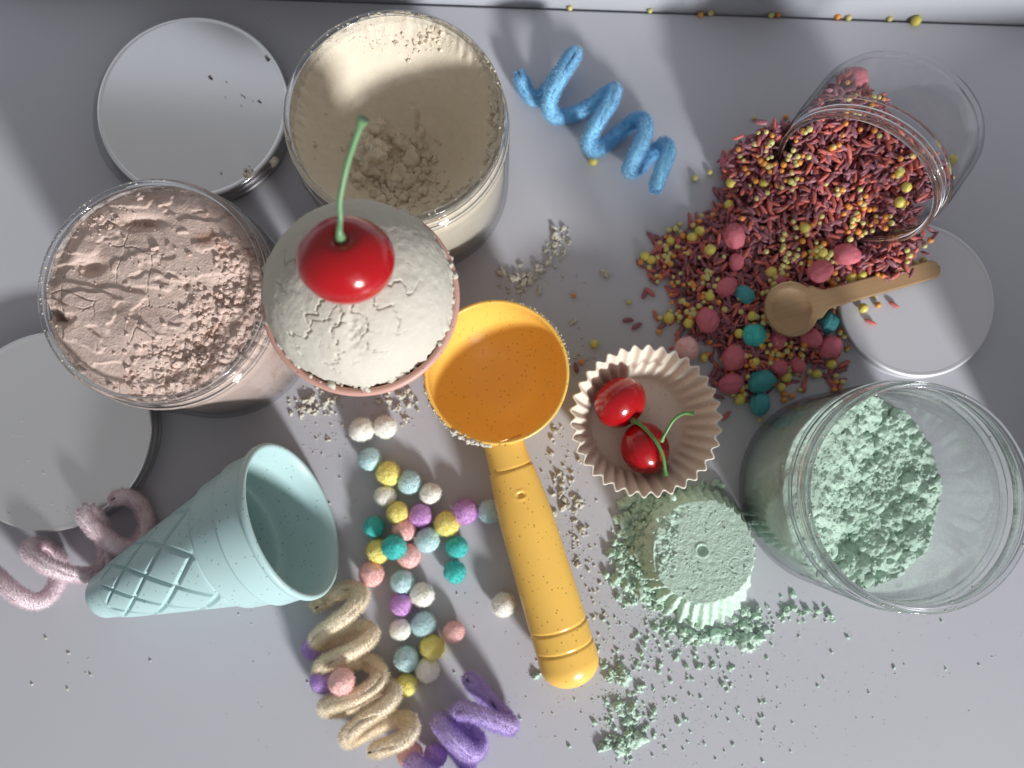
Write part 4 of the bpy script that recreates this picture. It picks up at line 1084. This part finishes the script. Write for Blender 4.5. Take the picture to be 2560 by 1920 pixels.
def indiv(name, data, pos, e, scale, label, category, group):
    for p_, r_, s_ in zip(pos, e, scale):
        o = bpy.data.objects.new(name, data); o.location = tuple(p_); o.rotation_euler = tuple(r_); o.scale = (s_,)*3
        link(o, None, label=label, category=category, group=group)
for c_, n_, lab in (('purple', 285, 'dark purple rice-shaped sprinkle lying loose in the spilled heap or its jar'), ('red', 190, 'red rice-shaped sprinkle lying loose in the spilled heap or its jar')):
    d_ = mesh_data('%s_rice_sprinkle' % c_, GRAIN[c_], RICE_F, SPR[c_])
    indiv('%s_rice_sprinkle' % c_, d_, sample_surface(n_, 0.0004, off=0.0007), eulers(n_, 0.16), RNG.uniform(0.85, 1.12, n_), lab, 'sprinkle', c_+' rice sprinkles')
BV, BF = ICO1
def clumpy(x, y, al): return smooth(-0.25, 0.35, fbm(np.stack([x/0.011, y/0.011, x*0+5], -1), 2, 411))
BEADM = {c_: mesh_data('bead_sprinkle', BV*1.18*MM, BF, SPR[c_]) for c_ in ('lemon', 'orange')}
for c_, n_, lab in (('lemon', 275, 'tiny lemon yellow sugar bead on the spilled heap or in its jar'), ('orange', 170, 'tiny orange sugar bead on the spilled heap or in its jar')):
    indiv(c_.replace('lemon', 'yellow')+'_sugar_bead', BEADM[c_], sample_surface(n_, 0.0004, clumpy, off=0.0019), np.zeros((n_, 3)), RNG.uniform(0.75, 1.2, n_), lab, 'sprinkle', c_+' sugar beads')

# stray grains on the bare table
STRAY = {'purple': [(1628, 590), (1600, 660), (1570, 800), (1592, 815), (1612, 735), (1640, 672), (1655, 815), (1892, 365), (1440, 920), (1690, 640), (1785, 930), (1800, 945), (1870, 1000)],
         'red': [(1650, 618), (1625, 730), (1640, 790), (1660, 690), (1930, 322), (1812, 390), (1640, 625), (1694, 840), (1765, 850), (1815, 1040), (2235, 762), (2176, 805), (2010, 965), (2080, 960), (2100, 970), (2110, 910), (1700, 760), (2270, 640), (1690, 720)],
         'lemon': [(1738, 445), (1774, 430), (1572, 755), (1650, 795), (1672, 575), (1700, 560), (1425, 20), (1625, 27), (1777, 33), (1928, 38), (2122, 44), (2225, 46), (1886, 295), (2310, 650), (2290, 660), (2000, 975), (2090, 940), (1900, 1050), (2106, 955), (1780, 575)],
         'orange': [(1648, 830), (1435, 738), (1752, 37), (1946, 38), (2095, 41), (1965, 293), (1454, 905), (1775, 855), (2195, 762), (1980, 990), (1960, 985), (2090, 955), (2085, 975), (1960, 1000)]}
zl = 0.0065
for c_, pts in STRAY.items():
    for i, (px, py) in enumerate(pts):
        onlid = (px-2291)**2+(py-748)**2 < 190**2; inseam = py < 60
        zz = zl if onlid else 0.0
        if c_ in ('purple', 'red'):
            dat = bpy.data.meshes['%s_rice_sprinkle' % c_]
            indiv('%s_rice_sprinkle' % c_, dat, [P(px, py, zz+0.0009)], [(0, 0, RNG.uniform(0, 6.28))], [RNG.uniform(0.9, 1.12)],
                  '%s rice-shaped sprinkle strayed from the heap onto %s' % ('dark purple' if c_ == 'purple' else 'red', 'the pale lid' if onlid else 'the bare table'), 'sprinkle', 'stray %s rice sprinkles on %s' % (c_, 'lid' if onlid else 'table'))
        else:
            where = 'the pale lid' if onlid else ('the seam along the back of the table' if inseam else 'the bare table')
            indiv(c_.replace('lemon', 'yellow')+'_sugar_bead', BEADM[c_], [P(px, py, zz+0.0011)], [(0, 0, 0)], [RNG.uniform(0.95, 1.3)],
                  'tiny %s sugar bead strayed onto %s' % (c_, where), 'sprinkle', 'stray %s beads on %s' % (c_, where.split()[-1]))

# larger yellow sugar balls
YB = [(1676, 603), (1750, 578), (1730, 594), (1775, 625), (1628, 650), (2012, 569), (2055, 632), (2155, 688), (2128, 694), (1928, 680), (1775, 742), (1672, 795), (1722, 808), (1848, 834), (1880, 790), (1760, 894), (1888, 904), (1953, 968), (1966, 943), (1850, 998), (2078, 910), (2042, 935), (2250, 505), (2266, 468), (2248, 430), (1912, 386), (1910, 457), (1822, 512), (1828, 456), (2064, 256), (2380, 400), (2158, 770), (1483, 402), (2290, 52), (1487, 860), (1612, 640)]
YBM = mesh_data('sugar_ball', ICO2[0]*2.45*MM*(1+0.05*vnoise(ICO2[0]*2.5, 7))[:, None], ICO2[1], SPR['yellow'])
special = {(1483, 402): 'yellow sugar ball lying under the blue coil', (2290, 52): 'yellow sugar ball lying in the seam at the back of the table', (1487, 860): 'yellow sugar ball alone between the scoop bowl and the baking cup', (2158, 770): 'yellow sugar ball on the pale lid below the spoon handle'}
def surf_z(px, py, lift):
    z = 0.006
    for _ in range(6):
        p_ = P(px, py, z); h = float(heap_z(np.array([p_[0]]), np.array([p_[1]]))[0])
        sd = float(poly_sd(np.array([p_[0]]), np.array([p_[1]]))[0])
        z = max(0, h if (sd > -0.003) else 0)+lift
    return z
LM = [(1826, 408, "the heap's top left candy"), (1836, 592, 'the sunken upper candy'), (1840, 656, 'the small half-buried candy'), (1769, 800, 'the long left-hand candy'), (2050, 678, 'the bright candy above the spoon'), (2117, 636, 'the bright candy below the jar mouth'),
      (1862, 736, 'the small teal candy'), (1904, 952, 'the big teal candy'), (1886, 838, 'the teal felt ball'), (1716, 872, 'the pale pink felt ball'), (2074, 868, 'the candy beside the pale lid'), (1835, 893, 'the ribbed candy by the baking cup'), (1828, 960, 'the lowest pink candy'),
      (1980, 772, 'the spoon bowl'), (2230, 675, 'the spoon handle'), (2137, 196, 'the candy inside the jar'), (2290, 470, 'the right rim of the jar mouth'), (1900, 1010, 'the lowest teal candy'), (2010, 520, 'the lower lip of the jar'), (1640, 640, "the heap's left tip"), (2330, 300, 'the base of the tipped jar')]
YLAB = {}
for px, py in YB:
    d2, k_ = min(((px-a)**2+(py-b)**2, i) for i, (a, b, _) in enumerate(LM))
    dx_, dy_ = px-LM[k_][0], py-LM[k_][1]
    w_ = ('right of' if dx_ > 0 else 'left of') if abs(dx_) > abs(dy_) else ('below' if dy_ > 0 else 'above')
    YLAB.setdefault('%s %s' % (w_, LM[k_][2]), []).append((d2, (px, py)))
YNAME = {}
for k_, v_ in YLAB.items():
    for i, (_, c_) in enumerate(sorted(v_)):
        YNAME[c_] = 'yellow sugar ball %s %s' % (('just' if len(v_) == 1 else ('nearest', 'second nearest', 'third nearest', 'fourth nearest', 'fifth nearest')[i]), k_)
for px, py in YB:
    lab = special.get((px, py), YNAME[(px, py)])
    z = 0.0022 if (px, py) in special and px != 2158 else (zl+0.0022 if px == 2158 else max(0.0022, surf_z(px, py, 0.0014)))
    o = bpy.data.objects.new('sugar_ball', YBM); o.location = tuple(P(px, py, z)); o.rotation_euler = tuple(RNG.uniform(0, 6, 3)); s = RNG.uniform(0.8, 1.1)*(1 if px != 1483 else 0.9); o.scale = (s, s*RNG.uniform(0.9, 1.05), s*0.92)
    link(o, None, label=lab, category='sugar ball', group=None if (px, py) in special else 'yellow sugar balls in the heap')

# puffy popcorn candies
def candy_mesh(seed, mat):
    V = ICO3[0].copy(); L = V.copy()
    a = np.arctan2(L[:, 1], L[:, 2]); n = 4+seed % 2
    d = 1+0.10*np.abs(np.cos(a*n/2+seed))*np.sqrt(np.clip(1-L[:, 0]**2, 0, 1))-0.12*np.exp(-((np.abs(np.angle(np.exp(1j*(a*1.0-seed)))))/0.16)**2)*(np.abs(L[:, 0]) < 0.9)
    d *= 1+0.14*fbm(L*1.5+seed*3.1, 2, 500+seed)+0.03*fbm(L*6, 2, 520+seed)
    V = L*d[:, None]*np.array([1.18, 0.92, 0.85])*4.7*MM
    return mesh_data('candy', V, ICO3[1], mat)
CM = {'pink': [candy_mesh(i, SPR['pink']) for i in range(4)], 'teal': [candy_mesh(i+4, SPR['teal']) for i in range(3)]}
CANDY = [(1826, 408, 'pink', .85, 'pink puffed candy at the top left corner of the sprinkle heap'), (1836, 592, 'pink', 1, 'pink puffed candy sunk in the upper middle of the heap'),
 (1840, 656, 'pink', .7, 'small pink puffed candy half buried left of the heap\'s middle'), (1816, 717, 'pink', .85, 'pink puffed candy just left of the small teal candy'), (1769, 800, 'pink', 1.05, 'long pink puffed candy near the left border of the heap'),
 (2050, 678, 'pink', 1.05, 'bright pink puffed candy above the spoon bowl'), (2117, 636, 'pink', 1.05, 'bright pink puffed candy just below the jar mouth'), (1943, 700, 'pink', .8, 'pink puffed candy half hidden behind the spoon bowl'),
 (1945, 852, 'pink', .75, 'pink puffed candy under the near edge of the spoon bowl'), (2026, 845, 'pink', .9, 'pink puffed candy below the spoon where bowl meets handle'), (2074, 868, 'pink', 1.05, 'pink puffed candy at the right corner of the heap beside the pale lid'),
 (1835, 893, 'pink', 1.1, 'ribbed pink puffed candy between the baking cup and the teal candies'), (1828, 960, 'pink', 1.0, 'pink puffed candy at the lowest corner of the heap'), (1945, 915, 'pink', .8, 'pink puffed candy low in the heap, right of the big teal candy'),
 (1992, 912, 'pink', .75, 'pink puffed candy low in the heap, second from the big teal candy'), (2137, 196, 'pink', 1.05, 'pink puffed candy seen through the wall of the tipped jar'),
 (1862, 736, 'teal', .8, 'small teal candy left of the spoon bowl'), (2068, 806, 'teal', .95, 'teal candy peeping out under the spoon handle'), (1904, 952, 'teal', 1.1, 'big teal candy at the lower end of the heap'), (1900, 1010, 'teal', .9, 'teal candy furthest down, near the dusty jar')]
for i, (px, py, c_, s_, lab) in enumerate(CANDY):
    z = max(4.0*MM*s_, surf_z(px, py, 2.0*MM*s_)) if px != 2137 else 0.043
    if px == 2137:
        for zq in np.arange(0.058, 0.02, -0.0005):
            if in_jar(*[np.array([v]) for v in P(px, py, zq)], 0.0048)[0]: z = zq; break
    if 'spoon' in lab and 'above' not in lab and 'left' not in lab: z = min(z, 0.0085)
    o = bpy.data.objects.new('puffed_candy', CM[c_][i % len(CM[c_])]); o.location = tuple(P(px, py, z)); o.rotation_euler = (RNG.uniform(-0.4, 0.4), RNG.uniform(-0.3, 0.3), RNG.uniform(0, 6.28)); o.scale = (s_, s_, s_)
    link(o, None, label=lab, category='candy', group=c_+' puffed candies')

# ------------------------------------------------------------------ wooden spoon
def make_spoon():
    z0 = 0.0165
    a = P(1980, 772, z0); b = P(2350, 668, 0.0105)
    L = np.linalg.norm(b-a); t = thing('wooden_spoon', a, 'small pale wooden spoon resting on the sprinkles and the pale lid', 'spoon')
    R = 12.0*MM; hw = 4.2*MM
    xs = np.concatenate([np.linspace(-R, R, 60), np.linspace(R, L, 60)[1:]]); nt = 41
    def half(x):
        c = math.sqrt(max(0, R*R-x*x)) if abs(x) < R else 0
        h = hw if x > 0 else 0
        if x > L-hw: h = math.sqrt(max(0, hw*hw-(x-(L-hw))**2))
        f = 0
        if x > R*0.6: f = 3.2*MM*math.exp(-((x-R*0.93)/(3.4*MM))**2)
        return max(c, h+f*(1 if x > R*0.6 else 0), 1e-5)
    w = np.array([half(x) for x in xs]); tt = np.linspace(-1, 1, nt)
    X = np.repeat(xs[:, None], nt, 1); Y = w[:, None]*tt[None]
    rho = np.hypot(X, Y)
    dish = 3.0*MM*np.clip(1-(rho/(8.9*MM))**2, 0, 1)**0.75
    crown = 0.25*MM*(1-tt[None]**2)+0*X
    ed = smooth(0.0, 0.12, 1-np.abs(tt))[None]*0.3*MM
    top = -dish+crown*0+ed; bot = -dish-1.5*MM-ed*0.6
    bot = np.minimum(bot, -1.5*MM-1.6*MM*np.clip(1-(rho/R)**2, 0, 1))
    Vt = np.stack([X, Y, top], -1).reshape(-1, 3); Vb = np.stack([X, Y, bot], -1).reshape(-1, 3)
    n = len(xs); F = grid_faces(n, nt).tolist(); off = n*nt
    F += [[off+i for i in f[::-1]] for f in grid_faces(n, nt).tolist()]
    for i in range(n-1):
        F.append([i*nt, off+i*nt, off+(i+1)*nt, (i+1)*nt][::-1]); F.append([i*nt+nt-1, off+i*nt+nt-1, off+(i+1)*nt+nt-1, (i+1)*nt+nt-1])
    for j in range(nt-1):
        F.append([j, j+1, off+j+1, off+j][::-1]); k = (n-1)*nt; F.append([k+j, k+j+1, off+k+j+1, off+k+j])
    V = np.vstack([Vt, Vb]); split = R*1.0
    d = (b-a)/L; sd = np.cross([0, 0, 1.0], d); sd /= np.linalg.norm(sd); up = np.cross(d, sd)
    me = obj('spoon_body', V, F, WOOD, t)
    me.matrix_local = Matrix(((d[0], sd[0], up[0], 0), (d[1], sd[1], up[1], 0), (d[2], sd[2], up[2], 0), (0, 0, 0, 1)))
make_spoon()

# ------------------------------------------------------------------ beyond the right edge: unseen box added to cast shade over the tipped jar
bx_ = P(3050, 1260, 0)
V, F = box(-0.072, 0.072, -0.05, 0.05, 0, 0.085)
o = obj('shade_box', V, F, WALLM, shade=False, label='plain white box added just beyond the right edge to shade the tipped jar', category='box')
o.location = tuple(bx_); o.rotation_euler = (0, 0, math.radians(30)); bv = o.modifiers.new('edge', 'BEVEL'); bv.width = 0.002; bv.segments = 2

crumbs_on_table('table_dust', [(1280, 1300, 620, 420, 1500, 0.05, 0.22), (1700, 1500, 330, 220, 1200, 0.05, 0.24), (900, 1000, 260, 160, 600, 0.05, 0.24), (1350, 760, 170, 170, 420, 0.05, 0.24), (2150, 1250, 260, 330, 600, 0.05, 0.2)],
                SCOOP, 'fine pale dust of sand spread thinly over the table', 'dust')
